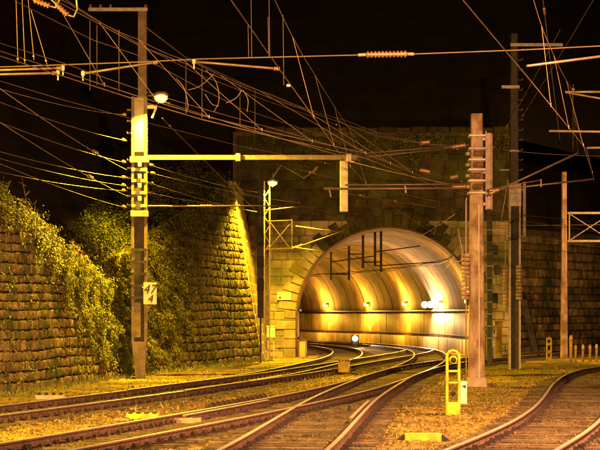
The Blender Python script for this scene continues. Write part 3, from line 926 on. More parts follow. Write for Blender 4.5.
# withered brown plants
for i, (x, d) in enumerate(((92, 63.3), (101, 64.6))):
    u = float(np.interp(d, w1.P[:, 1], w1.seg)); q, t, up, n = w1.surf(u, h1(u)); b = q - n * 0.3
    root = thing('withered_plant', 'withered orange-brown plant above the ivy, %s of the two' % ('left' if i == 0 else 'right'), 'plant', b, 'withered plants')
    mb = MB(); mb.tube([b - Vector((0, 0, .2)), b + Vector((0.05, 0, 0.9))], [0.02, 0.008], 5); mb.build('stem', 'bark', root)
    r = np.random.default_rng(60 + i); n_ = 60; a = r.random(n_) * 6.28; rr = r.random(n_) * 0.45
    P = np.stack([b.x + np.cos(a) * rr, b.y + np.sin(a) * rr, b.z + 1.0 - rr * 1.3 + r.random(n_) * .15], -1)
    V, F = leaf_cloud(P, np.stack([np.cos(a), np.sin(a), 0.5 + 0 * a], -1), 0.13, 70 + i, 0.7); np_mesh('foliage', V, F, 'dryleaf', root)
# reeds on the bank top left
for i, (d, cnt, lb) in enumerate(((50, 10, 'clump of tall dry reeds at the far left above the wall'), (54, 9, 'clump of tall dry reeds over the middle of the left wall'), (58, 7, 'sparse dry reeds left of the withered plants'), (65, 8, 'tall thin stalks standing behind the concrete lamp mast'))):
    u = float(np.interp(d, w1.P[:, 1], w1.seg)); q, t, up, n = w1.surf(u, h1(u)); b = q - n * 0.6
    root = thing('reed_clump', lb, 'reeds', b, 'reed clumps on the bank')
    for k in range(cnt):
        p = b + Vector((random.uniform(-.9, .5), random.uniform(-1.6, 1.6), 0.1)); h = random.uniform(0.7, 1.5)
        mb = MB(); mb.tube([p - Vector((0, 0, .3)), p + Vector((random.uniform(-.05, .05), 0, h * .5)), p + Vector((random.uniform(-.15, .15), 0, h))], [0.014, 0.012, 0.006], 4)
        for q_ in range(3):
            z = h * random.uniform(.3, .9); e = p + Vector((random.uniform(-.25, .25), random.uniform(-.1, .1), z + .12)); mb.tube([p + Vector((0, 0, z)), e], [0.012, 0.003], 4)
        mb.build('stalk', 'straw', root)
# weeds at the wall foot and between tracks
r = np.random.default_rng(9); Pw = []
for w_, H_ in ((w1, 0.25), (w2, 0.4)):
    for _ in range(2600):
        u = r.random() * w_.L; p, t, up, n = w_.surf(u, 0)
        if vnoise(p.y, 0, 1.3, 3) < -0.2: continue
        q = p + n * (0.15 + 0.5 * r.random() ** 2); Pw.append((q.x, q.y, -0.04))
for _ in range(9000):
    d = 26 * (100 / 26) ** r.random(); x = (r.random() - .5) * 640 * d / FPX
    if vnoise(x, d, 0.8, 12) > 0.30 and dist_tracks(np.array([x]), np.array([d]))[0] > 1.5: Pw.append((x, d, -0.05))
Pw = np.array(Pw); n = len(Pw); h = 0.05 + 0.13 * r.random(n) ** 2; a = r.random(n) * 6.28
V = np.stack([Pw + np.stack([np.cos(a) * .02, np.sin(a) * .02, 0 * a], -1), Pw - np.stack([np.cos(a) * .02, np.sin(a) * .02, 0 * a], -1), Pw + np.stack([r.normal(size=n) * .05, r.normal(size=n) * .05, h], -1)], 1).reshape(-1, 3)
tag(np_mesh('weed', V, np.arange(n * 3).reshape(-1, 3), 'paleleaf'), 'short weeds and grass along the wall foot and between tracks', 'grass', kind='stuff')


# bare trees on the hill above the portal
def bare_tree(label, base, h, seed):
    r = random.Random(seed); base = Vector(base); root = thing('bare_tree', label, 'tree', base, 'trees above the portal')
    mb = MB(); top = base + Vector((r.uniform(-.5, .5), r.uniform(-.5, .5), h))
    pts = [base - Vector((0, 0, .6)), base.lerp(top, .35) + Vector((r.uniform(-.2, .2), 0, 0)), base.lerp(top, .7), top]
    mb.tube(pts, [0.2, 0.15, 0.09, 0.03], 7); mb.build('trunk', 'bark', root)
    cr = MB()
    for k in range(26):
        f = r.uniform(.3, .97); p = base.lerp(top, f); a = r.random() * 6.28; L = (1.15 - f) * h * 0.33
        e = p + Vector((math.cos(a) * L, math.sin(a) * L, L * r.uniform(.5, 1.2))); m_ = p.lerp(e, .5) + Vector((0, 0, -.1 * L))
        cr.tube([p, m_, e], [0.045, 0.03, 0.01], 5)
        for q in range(6):
            g = r.uniform(.3, 1); s_ = p.lerp(e, g); b = r.random() * 6.28; l2 = L * .4
            cr.tube([s_, s_ + Vector((math.cos(b) * l2, math.sin(b) * l2, l2 * .8))], [0.014, 0.004], 4)
    cr.build('crown', 'bark', root)
for i, (x, d, h, lb) in enumerate(((395, 118, 8, 'bare tree above the crown of the portal arch'), (440, 122, 9, 'bare tree above the right shoulder of the portal'))):
    bare_tree(lb, (gx(x, d), d, 11.0 + max(0, (d - 101)) * 0.66 - 0.2), h, 500 + i)


# ------------------------------------------------------------------ masts
def insulator_rack(root, x, y, z, side):
    mb = MB(); mb.tube([(x, y, z - .02), (x, y, z + .03), (x, y, z + .07), (x, y, z + .1)], [0.03, 0.06, 0.035, 0.05], 8); mb.build('insulator', 'porcelain', root)


# left concrete/steel lamp mast
D1 = 66.3; MX = gx(139.5, D1)
m1 = thing('lamp_mast', 'tall mast by the left wall carrying a sodium lamp, beam and number plate', 'mast', (MX, D1, -0.1))
zt = lambda y, d=D1: EYE + (HOR - y) * d / FPX
# lower column: two channels with a recessed web and batten plates
for sg in (-1, 1):
    mb = MB(); mb.box((MX + sg * 0.21 - 0.045, D1 - 0.17, 1.15), (MX + sg * 0.21 + 0.045, D1 + 0.17, zt(97))); mb.build('channel', 'beamsteel', m1)
mb = MB(); mb.box((MX - 0.164, D1 - 0.03, 1.15), (MX + 0.164, D1 + 0.03, zt(97) - .02)); mb.build('web', 'darksteel', m1)
mb = MB(); mb.prism([(MX - 0.24, 1.16), (MX + 0.24, 1.16), (MX + 0.17, -0.2), (MX - 0.10, -0.2)], D1 - 0.2, D1 + 0.2); mb.build('foot', 'beamsteel', m1)
mb = MB(); mb.box((MX - 0.16, D1 - 0.15, zt(152)), (MX + 0.16, D1 - 0.11, zt(98))); mb.build('cover_plate', 'paleconcrete', m1)
mb = MB(); mb.box((MX - 0.17, D1 - 0.15, 1.3), (MX + 0.05, D1 - 0.12, zt(303))); mb.build('cable_cover', 'beamsteel', m1)
for y in (160, 170, 181, 193, 206, 213, 250, 262, 274, 286, 298):
    mb = MB(); mb.box((MX - 0.25, D1 - 0.195, zt(y) - 0.05), (MX + 0.25, D1 - 0.172, zt(y) + 0.05)); mb.build('batten', 'steel' if y < 215 else 'darksteel', m1)
for y, w_ in ((157, 0.62), (211, 0.58)):
    mb = MB(); mb.bevbox((MX, D1, zt(y) - 0.1), (w_, 0.46, 0.2)); mb.build('clamp', 'steel', m1)
mb = MB(); mb.box((MX - 0.04, D1 - 0.14, zt(97) - 0.5), (MX + 0.24, D1 + 0.14, zt(8))); mb.build('upper_post', 'beamsteel', m1)
mb = MB(); mb.box((gx(89, D1), D1 - 0.21, zt(12)), (gx(148, D1), D1 - 0.145, zt(8.6))); mb.build('crossarm', 'steel', m1)
for x in (91, 101, 111, 146): insulator_rack(m1, gx(x, D1), D1 - 0.18, zt(8.4), 1)
for y in (110, 121, 133, 160, 168, 178, 188, 196, 205):
    mb = MB(); mb.disc_stack((MX - 0.26, D1 - 0.05, zt(y)), (MX - 0.42, D1 - 0.05, zt(y)), 3, 0.03, 0.055, 6); mb.build('insulator', 'porcelain', m1)
for y in (165, 177, 186, 199):
    mb = MB(); mb.bevbox((MX + 0.02, D1 - 0.24, zt(y)), (0.13, 0.08, 0.16), 0.02); mb.build('clamp_bracket', 'white', m1)
# beam with hanging post
zb = zt(157.5)
mb = MB(); mb.box((MX + 0.25, D1 - 0.08, zb - 0.075), (gx(357, D1), D1 + 0.08, zb + 0.075)); beam = mb.build('beam', 'beamsteel', m1)
for f in (0.42, 0.93):
    mb = MB(); xx = MX + 0.25 + f * 7.2; mb.bevbox((xx, D1, zb), (0.16, 0.25, 0.25)); mb.build('beam_clamp', 'steel', beam)
mb = MB(); mb.bevbox((gx(344, D1), D1 - 0.02, (zb - 0.11 + zt(212)) / 2), (0.27, 0.22, zb - 0.11 - zt(212)), 0.015); mb.build('drop_post', 'steel', m1)
# bracket and lamp
mb = MB(); mb.bar((MX + 0.25, D1, zt(107)), (gx(157, D1), D1, zt(107)), 0.09, 0.12); mb.bar((gx(156, D1), D1, zt(108)), (gx(152, D1), D1, zt(118)), 0.06); mb.build('lamp_bracket', 'white', m1)
LD = D1 - 0.75; lx, lz = gx(161, LD), zt(96, LD)
mb = MB(); mb.tube([(MX + 0.2, D1 - 0.1, zt(96)), (lx - 0.15, LD, lz + .03)], 0.03, 6); mb.build('lamp_arm', 'steel', m1)
mb = MB(); mb.tube([(lx - 0.26, LD, lz + 0.02), (lx - 0.1, LD, lz + 0.04), (lx + 0.12, LD, lz + 0.04), (lx + 0.24, LD, lz + 0.02)], [0.05, 0.11, 0.11, 0.04], 10); mb.build('lamp_head', 'steel', m1)
mb = MB(); mb.tube([(lx - 0.2, LD - 0.03, lz - 0.05), (lx - 0.08, LD - 0.03, lz - 0.08), (lx + 0.08, LD - 0.03, lz - 0.08), (lx + 0.2, LD - 0.03, lz - 0.05)], [0.05, 0.14, 0.14, 0.05], 10); mb.build('lamp_lens', 'sodium_lens', m1)
light('lamp_light', (lx + 0.02, LD - 0.05, lz - 0.2), SODIUM, P_MAST, m1, 0.12, 'SPOT', (lx + 0.6, LD - 0.4, 0), 152, 0.35)


def text_part(body, size, loc, matname, parent, shear=0.0, name='numeral'):
    cu = bpy.data.curves.new('t', 'FONT'); cu.body = body; cu.size = size; cu.align_x = 'CENTER'; cu.align_y = 'CENTER'; cu.extrude = 0.002; cu.shear = shear
    o = bpy.data.objects.new('t', cu); COL.objects.link(o)
    bpy.context.view_layer.update()
    me = bpy.data.meshes.new_from_object(o.evaluated_get(bpy.context.evaluated_depsgraph_get()))
    bpy.data.objects.remove(o); me.materials.clear(); me.materials.append(MATS[matname])
    return place(bpy.data.objects.new(name, me), parent, Matrix.Translation(Vector(loc)) @ Matrix.Rotation(math.pi / 2, 4, 'X'))


sx_, sz_ = gx(150.5, D1), zt(293.5)
plate = thing('number_plate', 'white number plate reading 47 over 4 fixed to the left mast', 'sign', (sx_, D1 - 0.22, sz_ - 0.37))
mb = MB(); mb.bevbox((sx_, D1 - 0.22, sz_), (0.44, 0.02, 0.72), 0.006); mb.build('plate', 'white', plate)
mb = MB(); mb.bar((MX + 0.1, D1 - 0.205, sz_ + 0.2), (sx_, D1 - 0.205, sz_ + 0.2), 0.012, 0.05); mb.build('fixing', 'steel', plate)
text_part('47', 0.42, (sx_ - 0.02, D1 - 0.234, sz_ + 0.13), 'black', plate, 0.25)
text_part('4', 0.36, (sx_, D1 - 0.234, sz_ - 0.18), 'black', plate, 0.25)

# dark signal column at the corner of the wing wall
D2 = 87.5; x2 = gx(260.5, D2)
sc_ = thing('signal_column', 'slim dark column in front of the wing wall corner', 'mast', (x2, D2, -0.1))
mb = MB(); mb.box((x2 - 0.04, D2 - 0.04, -0.1), (x2 + 0.04, D2 + 0.04, zt(318, D2))); mb.build('pole', 'darksteel', sc_)
mb = MB(); mb.bevbox((x2, D2, (zt(318, D2) + zt(188, D2)) / 2), (0.27, 0.16, zt(188, D2) - zt(318, D2)), 0.02); mb.build('casing', 'darksteel', sc_)
for y in (215, 240, 262, 285):
    mb = MB(); mb.bevbox((x2, D2 - 0.095, zt(y, D2)), (0.31, 0.025, 0.5 if y > 230 else 0.1), 0.01); mb.build('panel', 'black', sc_)

# lattice lamp mast beside the portal
D3 = 92.0; x3 = gx(267, D3); top3 = zt(181, D3)
lm = thing('lattice_mast', 'slender steel lattice mast with a lamp left of the tunnel mouth', 'mast', (x3, D3, -0.1))
for sx2 in (-1, 1):
    for sy in (-1, 1):
        mb = MB(); mb.box((x3 + sx2 * .12 - .025, D3 + sy * .12 - .025, -0.1), (x3 + sx2 * .12 + .025, D3 + sy * .12 + .025, top3)); mb.build('leg', 'steel', lm)
z = 0.3; k = 0
mb = MB()
while z < top3 - 0.4:
    a = 1 if k % 2 else -1
    for sy in (-.125, .125):
        mb = MB(); mb.bar((x3 - a * .12, D3 + sy, z), (x3 + a * .12, D3 + sy, z + 0.42), 0.022); mb.build('lacing_bar', 'beamsteel', lm)
    z += 0.42; k += 1
mb = MB(); mb.tube([(x3 + 0.1, D3, top3), at(272, 178, D3), at(281, 165, D3)], 0.05, 6); mb.build('lamp_arm', 'steel', lm)
l2 = at(272.5, 183, D3 - 0.2)
mb = MB(); mb.tube([l2 + Vector((-.25, 0, .07)), l2 + Vector((0, 0, .12)), l2 + Vector((.25, 0, .05))], [0.05, 0.13, 0.05], 10); mb.bar(l2 + Vector((0, 0, .1)), l2 + Vector((0, .2, .5)), 0.04); mb.build('lamp_head', 'steel', lm)
mb = MB(); mb.tube([l2 + Vector((-.2, -.02, 0)), l2 + Vector((0, -.02, -.03)), l2 + Vector((.2, -.02, 0))], [0.05, 0.15, 0.05], 10); mb.build('lamp_lens', 'sodium_lens', lm)
light('lamp_light', l2 + Vector((0.05, -0.05, -0.2)), SODIUM, P_PORTAL, lm, 0.1, 'SPOT', l2 + Vector((0.4, 0, -8)), 152, 0.5)
# bracket frame and cantilever
for a, b_ in (((267, 221), (292, 220)), ((292, 219), (292, 249)), ((266, 249), (293, 248)), ((270, 222), (289, 247)), ((290, 224), (269, 248))):
    mb = MB(); mb.bar(at(*a, D3 - .15), at(*b_, D3 - .15), 0.035 if a[1] != 249 else 0.06); mb.build('bracket', 'beamsteel', lm)
for a, b_ in (((292, 249), (346, 230)), ((296, 226), (346, 233)), ((292, 247), (326, 252)), ((258, 211), (305, 206))):
    mb = MB(); mb.tube([at(*a, D3 - .2), at(*b_, D3 - 1.2)], 0.028, 6); mb.build('cantilever_tube', 'tube', lm)
mb = MB(); mb.disc_stack(at(293, 248.5, D3 - .2), at(303, 245, D3 - .4), 5, 0.04, 0.08); mb.build('insulator', 'porcelain', lm)
mb = MB(); mb.disc_stack(at(312, 172, D3 - .3), at(318, 166, D3 - .3), 4, 0.04, 0.08); mb.build('insulator', 'porcelain', lm)
mb = MB(); mb.tube([at(304, 178, D3 - .3), at(312, 172, D3 - .3)], 0.03, 5); mb.tube([at(281, 165, D3), at(304, 178, D3 - .3)], 0.01, 4); mb.build('stay', 'steel', lm)


# concrete catenary masts
def weights(root, x, d, y0, y1, n, wpx):
    z0, z1 = zt(y1, d), zt(y0, d); h = (z1 - z0) / n; w_ = wpx * d / FPX
    for k in range(n):
        mb = MB(); mb.tube([(x, d, z0 + k * h + .01), (x, d, z0 + k * h + .02), (x, d, z0 + (k + 1) * h - .03), (x, d, z0 + (k + 1) * h - .012)], [w_ * .44, w_ * .5, w_ * .5, w_ * .44], 12); mb.build('weight', 'concrete', root)
    mb = MB(); mb.tube([(x, d, z0 - .2), (x, d, z1 + 1.6)], 0.012, 5); mb.build('weight_rope', 'steel', root)


D4 = 58.3; x4 = gx(476.5, D4)
cm = thing('catenary_mast', 'pink-grey concrete catenary mast with a tan box channel, right of the tunnel', 'mast', (x4, D4, -0.1))
mb = MB()
t4 = zt(114, D4)
def taper(mb, x, d, z0, z1, w0, w1_, b=0.03):
    vs = []
    for z, w_ in ((z0, w0), (z1, w1_)):
        h = w_ / 2
        vs += [(x - h + b, d - h, z), (x + h - b, d - h, z), (x + h, d - h + b, z), (x + h, d + h - b, z), (x + h - b, d + h, z), (x - h + b, d + h, z), (x - h, d + h - b, z), (x - h, d - h + b, z)]
    fs = [(i, (i + 1) % 8, 8 + (i + 1) % 8, 8 + i) for i in range(8)] + [tuple(range(8))[::-1], tuple(range(8, 16))]
    mb.add(vs, fs)
taper(mb, x4, D4, 0.2, t4, 0.46, 0.33); mb.build('shaft', 'concrete', cm)
mb = MB(); taper(mb, x4, D4, -0.15, 0.22, 0.62, 0.54); mb.build('foot', 'paleconcrete', cm)
for sg in (-1, 1):
    mb = MB(); mb.bar((x4 + sg * .3, D4 - .25, 0.0), (x4 + sg * .55, D4 - .3, 0.03), 0.09); mb.build('anchor_lug', 'rust', cm)
mb = MB(); mb.tube([(x4 + 0.06, D4 - 0.24, 0.1), (x4 + 0.05, D4 - 0.2, zt(205, D4))], 0.02, 5); mb.build('conduit', 'white', cm)
mb = MB(); mb.tube([(gx(466, D4), D4 - 0.05, 0.0), (gx(466, D4), D4 - 0.05, zt(200, D4))], 0.022, 5); mb.build('guide_rod', 'tube', cm)
for y in (136, 149, 160, 170, 181, 193):
    mb = MB(); mb.bevbox((x4, D4, zt(y, D4)), (0.50, 0.5, 0.07), 0.01); mb.build('band', 'steel', cm)
for y in (154, 165, 176, 187):
    mb = MB(); mb.bevbox((x4 + random.uniform(-.06, .06), D4 - 0.25, zt(y, D4)), (0.3, 0.12, 0.16), 0.02); mb.build('fitting', 'rust', cm)
    mb = MB(); mb.tube([(x4 - 0.2, D4 - 0.1, zt(y, D4)), (x4 - 0.33, D4 - 0.1, zt(y, D4))], [0.07, 0.05], 8); mb.build('pulley', 'steel', cm)
mb = MB()
xb = gx(488.5, D4)
mb.box((xb - 0.10, D4 - 0.12, zt(210, D4)), (xb - 0.07, D4 + 0.1, zt(131, D4))); mb.box((xb + 0.07, D4 - 0.12, zt(210, D4)), (xb + 0.10, D4 + 0.1, zt(134, D4))); mb.box((xb - 0.07, D4 - 0.02, zt(209, D4)), (xb + 0.07, D4 + 0.02, zt(133, D4)))
mb.build('box_channel', 'tube', cm)
for y in (139, 172, 204):
    mb = MB(); mb.bar((x4 + .15, D4, zt(y, D4)), (xb - 0.09, D4, zt(y, D4)), 0.05, 0.08); mb.build('channel_bracket', 'steel', cm)
weights(cm, gx(466.5, D4), D4 + 0.02, 253, 300, 11, 10)
# cantilevers to the right (over the right-hand track) and to the left
for a, b_, r_ in (((486, 196), (578, 153), .032), ((486, 191), (594, 179), .028), ((470, 188), (324, 189), .034), ((470, 184), (345, 185), .026), ((469, 145), (443, 148), .035), ((443, 147), (367, 153), .022), ((443, 149), (367, 157), .022), ((486, 190), (541, 180), .02)):
    mb = MB(); mb.tube([at(*a, D4 - .1), at(*b_, D4 - .2)], r_, 7); mb.build('cantilever_tube', 'tube', cm)
mb = MB(); mb.bar(at(541, 179, D4 - .2), at(541, 187, D4 - .2), 0.03); mb.bar(at(405, 186, D4 - .2), at(406, 193, D4 - .2), 0.04); mb.bar(at(329, 188, D4 - .2), at(331, 197, D4 - .2), 0.03); mb.build('hanger', 'tube', cm)
for a, b_ in (((466, 145), (452, 147)), ((466, 186.5), (452, 187)), ((489, 194), (499, 189.5)), ((489, 190.6), (500, 189.8)), ((430, 142), (420, 143)), ((430, 172), (420, 170)), ((458, 176), (450, 178))):
    mb = MB(); mb.disc_stack(at(*a, D4 - .12), at(*b_, D4 - .14), 5, 0.04, 0.085); mb.build('insulator', 'porcelain', cm)

D5 = 77.0; x5 = gx(514.5, D5)
hm = thing('steel_mast', 'tall dark steel mast with step pegs behind the pink-grey mast', 'mast', (x5, D5, -0.1))
for sg in (-1, 1):
    mb = MB(); mb.box((x5 + sg * .19 - .03, D5 - .2, -0.1), (x5 + sg * .19 + .03, D5 + .2, zt(200, D5))); mb.build('flange', 'steel', hm)
mb = MB(); mb.box((x5 - .16, D5 - .02, -0.1), (x5 + .16, D5 + .02, zt(200, D5) - .02)); mb.build('web', 'darksteel', hm)
mb = MB(); mb.bevbox((x5, D5, zt(195, D5)), (0.5, 0.46, 0.9), 0.02); mb.build('joint_collar', 'steel', hm)
mb = MB(); taper(mb, x5 - 0.02, D5, zt(190, D5), zt(34, D5), 0.36, 0.28); mb.build('upper_shaft', 'darksteel', hm)
for k in range(14):
    z = zt(180 - k * 10, D5); mb = MB(); mb.tube([(x5 + 0.15, D5, z), (x5 + 0.3, D5, z), (x5 + 0.32, D5, z + 0.07)], 0.014, 5); mb.build('step_peg', 'steel', hm)
mb = MB(); mb.box((gx(510, D5), D5 - .22, zt(47, D5)), (gx(562, D5), D5 - .15, zt(44, D5))); mb.build('crossarm', 'steel', hm)
mb = MB(); mb.box((gx(501, D5), D5 - .22, zt(89, D5)), (gx(519, D5), D5 - .15, zt(86, D5))); mb.build('crossarm', 'steel', hm)
mb = MB(); mb.box((gx(522.5, D5), D5 - .14, zt(238, D5)), (gx(525.5, D5), D5 - .06, zt(182, D5))); mb.bar((x5 + .2, D5 - .1, zt(237, D5)), (gx(524, D5), D5 - .1, zt(237, D5)), 0.06); mb.bar((x5 + .2, D5 - .1, zt(190, D5)), (gx(524, D5), D5 - .1, zt(190, D5)), 0.06); mb.build('side_channel', 'tube', hm)
weights(hm, gx(505, D5), D5 - 0.1, 265, 312, 13, 6); weights(hm, gx(518, D5), D5 - 0.32, 265, 300, 10, 7)
for y, x_ in ((170, 500), (222, 498), (236, 500)):
    mb = MB(); mb.bar((x5 - .2, D5, zt(y, D5)), (gx(x_, D5), D5, zt(y, D5)), 0.05); mb.build('bracket', 'steel', hm)
mb = MB(); mb.tube([at(501, 222, D5), at(508, 180, D5)], 0.02, 5); mb.build('strut', 'steel', hm)

D6 = 94.0; x6 = gx(564, D6)
gm = thing('gantry_mast', 'thin brown mast carrying a lattice beam at the right edge', 'mast', (x6, D6, -0.1))
mb = MB(); taper(mb, x6, D6, -0.15, zt(172, D6), 0.32, 0.22); mb.build('shaft', 'concrete', gm)
zu, zl = zt(213, D6), zt(241, D6); xe = 20.5
for z in (zu, zl):
    mb = MB(); mb.box((x6 + .17, D6 - .05, z - .05), (xe, D6 + .05, z + .05)); mb.build('beam_chord', 'steel', gm)
xx = x6 + 0.25; n_b = 4; st = (xe - xx) / n_b
for k in range(n_b + 1):
    mb = MB(); mb.bar((xx + k * st, D6, zl + .06), (xx + k * st, D6, zu - .06), 0.06); mb.build('beam_post', 'steel', gm)
    if k < n_b:
        mb = MB(); mb.bar((xx + k * st + .05, D6 - .03, zl + .06), (xx + (k + 1) * st - .05, D6 - .03, zu - .06), 0.04); mb.bar((xx + k * st + .05, D6 + .03, zu - .06), (xx + (k + 1) * st - .05, D6 + .03, zl + .06), 0.04); mb.build('beam_brace', 'steel', gm)
mb = MB(); taper(mb, xe, D6, -0.15, zu + 1.5, 0.32, 0.24); mb.build('far_shaft', 'concrete', gm)

# greenish mast and small equipment between the two masts
D7 = 84.0; x7 = gx(489.5, D7)
gg = thing('signal_mast', 'greenish steel mast just behind the pink-grey mast', 'mast', (x7, D7, -0.1))
mb = MB(); mb.box((x7 - .11, D7 - .1, -0.1), (x7 + .11, D7 + .1, zt(205, D7))); mb.build('post', 'greensteel', gg)
for y in range(230, 345, 12):
    mb = MB(); mb.bevbox((x7, D7 - .11, zt(y, D7)), (.27, .03, .05), .008); mb.build('collar', 'steel', gg)
for x, y in ((495, 298), (497, 270), (495, 250)):
    mb = MB(); mb.bevbox((gx(x, D7), D7, zt(y, D7)), (.24, .2, .42), .02); mb.bar((x7, D7 + .02, zt(y, D7)), (gx(x, D7), D7 + .02, zt(y, D7)), .05); mb.build('equipment_box', 'greensteel', gg)


def cabinet(name, label, x, d, y0, y1, wpx, matname, cat='cabinet', legs=False):
    z1, z0 = zt(y0, d), (zt(y1, d) if legs else -0.1); w_ = wpx * d / FPX; X = gx(x, d)
    root = thing(name, label, cat, (X, d, -0.1))
    mb = MB(); mb.bevbox((X, d, (z0 + z1) / 2), (w_, w_ * .7, z1 - z0), .02); mb.build('body', matname, root)
    mb = MB(); mb.bevbox((X, d, z1 + .03), (w_ + .06, w_ * .7 + .06, .06), .015); mb.build('lid', matname, root)
    mb = MB(); mb.bevbox((X, d - w_ * .35 - .012, (z0 + z1) / 2), (w_ * .86, .02, (z1 - z0) * .88), .006); dr = mb.build('door', matname, root)
    mb = MB(); mb.bevbox((X + w_ * .3, d - w_ * .35 - .03, (z0 + z1) / 2), (.03, .03, .12), .006); mb.build('handle', 'darksteel', dr)
    if legs:
        for sg in (-1, 1):
            mb = MB(); mb.box((X + sg * w_ * .35 - .03, d - .05, -0.12), (X + sg * w_ * .35 + .03, d + .03, z0 + .01)); mb.build('leg', 'steel', root)
    return root
cabinet('relay_cabinet', 'tall yellow cabinet standing between the two big masts', 498, 88, 322, 358, 8, 'yellow')
pb = cabinet('relay_cabinet', 'grey box on legs left of the tall yellow cabinet', 490, 86.5, 327, 337, 13, 'white', legs=True)
for k in range(4):
    mb = MB(); d = 86.5 - 13 * 86.5 / FPX * .35 - .025; mb.bevbox((gx(486 + k * 2.6, 86.5), d, zt(332, 86.5)), (.05, .015, .14), .004); mb.build('louvre', 'black', pb)
cabinet('relay_cabinet', 'small pale box on legs at the foot of the portal left jamb', 271, 97.5, 327, 338, 8.5, 'white', legs=True)
b = at(284, 296, TD - 0.24)
pp = thing('portal_plate', 'blank white plate with a dark spot on the left of the portal', 'sign', b)
mb = MB(); mb.bevbox(b, (0.7, 0.03, 0.40), .008); mb.build('plate', 'white', pp)
mb = MB(); mb.bevbox(b + Vector((-.2, -.02, -.08)), (0.09, 0.012, 0.09), .003); mb.build('spot', 'black', pp)
# dark box on the right portal jamb, leaning dark strut before the right wall
X, d = gx(463, 99.4), 99.4
jb = thing('junction_box', 'dark box on the right jamb of the tunnel mouth', 'box', (X, d, zt(305, d)))
mb = MB(); mb.bevbox((X + .35, d + .3, zt(299, d)), (.42, .3, .62), .03); mb.build('housing', 'black', jb)
mb = MB(); mb.bar((X + .5, d + .3, zt(299, d)), (X + .9, d + .3, zt(299, d)), .08); mb.build('bracket', 'darksteel', jb)
D8 = 101.5
ls = thing('leaning_strut', 'dark strut leaning beside the steel mast before the right wall', 'strut', (gx(536, D8), D8, -0.1))
mb = MB(); mb.bar(Vector((gx(536.5, D8), D8, -0.1)), at(523.5, 300, D8), .30, .12); mb.build('beam', 'darksteel', ls)
mb = MB(); mb.bar(at(523.5, 300, D8), at(516, 301, D8), .1, .1); mb.bar(at(517, 300, D8), Vector((gx(517, D8), D8, -0.1)), .1); mb.build('frame', 'darksteel', ls)

# ------------------------------------------------------------------ yellow and low trackside things
d = 41.6; X = gx(453, d)
sgn = thing('shunting_signal', 'yellow ladder-like shunting signal with two dark lamps beside the centre track', 'signal', (X, d, -0.1))
H = zt(353, d)
for sg in (-1, 1):
    mb = MB(); mb.bevbox((X + sg * .125, d, (H - .1) / 2), (.05, .16, H + .1), .008); mb.build('side_plate', 'yellow', sgn)
mb = MB(); mb.bevbox((X, d - .01, .08), (.26, .2, .28), .01); mb.build('base', 'yellow', sgn)
for y in (371, 382.5, 403):
    mb = MB(); mb.bevbox((X, d, zt(y, d)), (.199, .12, .04), .006); mb.build('crossbar', 'yellow', sgn)
for y in (359.5, 393):
    mb = MB(); mb.tube([(X, d - .1, zt(y, d)), (X, d + .06, zt(y, d))], .085 if y < 370 else .05, 12); hh = mb.build('lamp_hood', 'yellow' if y < 370 else 'darksteel', sgn)
    mb = MB(); mb.tube([(X, d - .108, zt(y, d) - .01), (X, d - .1, zt(y, d) - .01)], .06 if y < 370 else .035, 12); mb.build('lens', 'black', hh)
mb = MB(); mb.tube([(X - .11, d, zt(355, d)), (X - .08, d, zt(351.5, d)), (X, d, zt(350.3, d)), (X + .08, d, zt(351.5, d)), (X + .11, d, zt(355, d))], .03, 6); mb.build('top_hoop', 'yellow', sgn)
mb = MB(); mb.bevbox((gx(463.2, d), d, (zt(381, d) + zt(404, d)) / 2), (.15, .14, zt(381, d) - zt(404, d)), .012); wb = mb.build('switch_box', 'white', sgn)
mb = MB(); mb.prism([(gx(461.5, d), zt(386, d)), (gx(465.5, d), zt(388.5, d)), (gx(465.5, d), zt(384.5, d))], d - .078, d - .073); mb.build('arrow_mark', 'black', wb)

d = 33.4; X = gx(423, d)
yr = thing('marker_bar', 'low yellow concrete bar with dark wedge ends in the foreground gravel', 'marker', (X, d, -0.08))
mb = MB(); mb.bevbox((X, d, -.01), (.62, .16, .16), .015); mb.build('bar', 'yellow', yr)
for sg in (-1, 1):
    mb = MB(); mb.prism([(X + sg * .315, -.09), (X + sg * .50, -.09), (X + sg * .315, .05)], d - .09, d + .09); mb.build('wedge', 'black', yr)
d = 70; X = gx(344, d)
yb = thing('striped_box', 'square yellow marker box with dark stripes on top, standing between tracks', 'marker', (X, d, -.06))
mb = MB(); mb.bevbox((X, d, .26), (.42, .3, .46), .03); mb.build('box', 'yellow', yb)
for k in range(4):
    mb = MB(); mb.bevbox((X - .15 + k * .1, d - .152, .45), (.05, .012, .07), .003); mb.build('stripe', 'black', yb)
mb = MB(); mb.box((X - .04, d - .04, -.08), (X + .04, d + .04, .03)); mb.build('post', 'darksteel', yb)
d = 40; X = gx(143, d)
yh = thing('striped_block', 'flat yellow block with dark notches in front of the left mast', 'marker', (X, d, -.08))
mb = MB(); mb.bevbox((X, d, .0), (.66, .3, .17), .015); mb.build('block', 'yellow', yh)
for k in range(4):
    mb = MB(); mb.bevbox((X - .24 + k * .16, d - .1, .088), (.09, .12, .03), .01); mb.build('notch', 'black', yh)
d = 49.8; X = gx(50, d)
cv = thing('ribbed_cover', 'low pinkish cover with four dark lugs near the left wall', 'cover', (X, d, -.08))
mb = MB(); mb.bevbox((X, d, -.01), (.74, .25, .12), .02); mb.build('slab', 'paleconcrete', cv)
for k in range(4):
    mb = MB(); mb.bevbox((X - .27 + k * .18, d, .075), (.08, .1, .07), .015); mb.build('lug', 'black', cv)
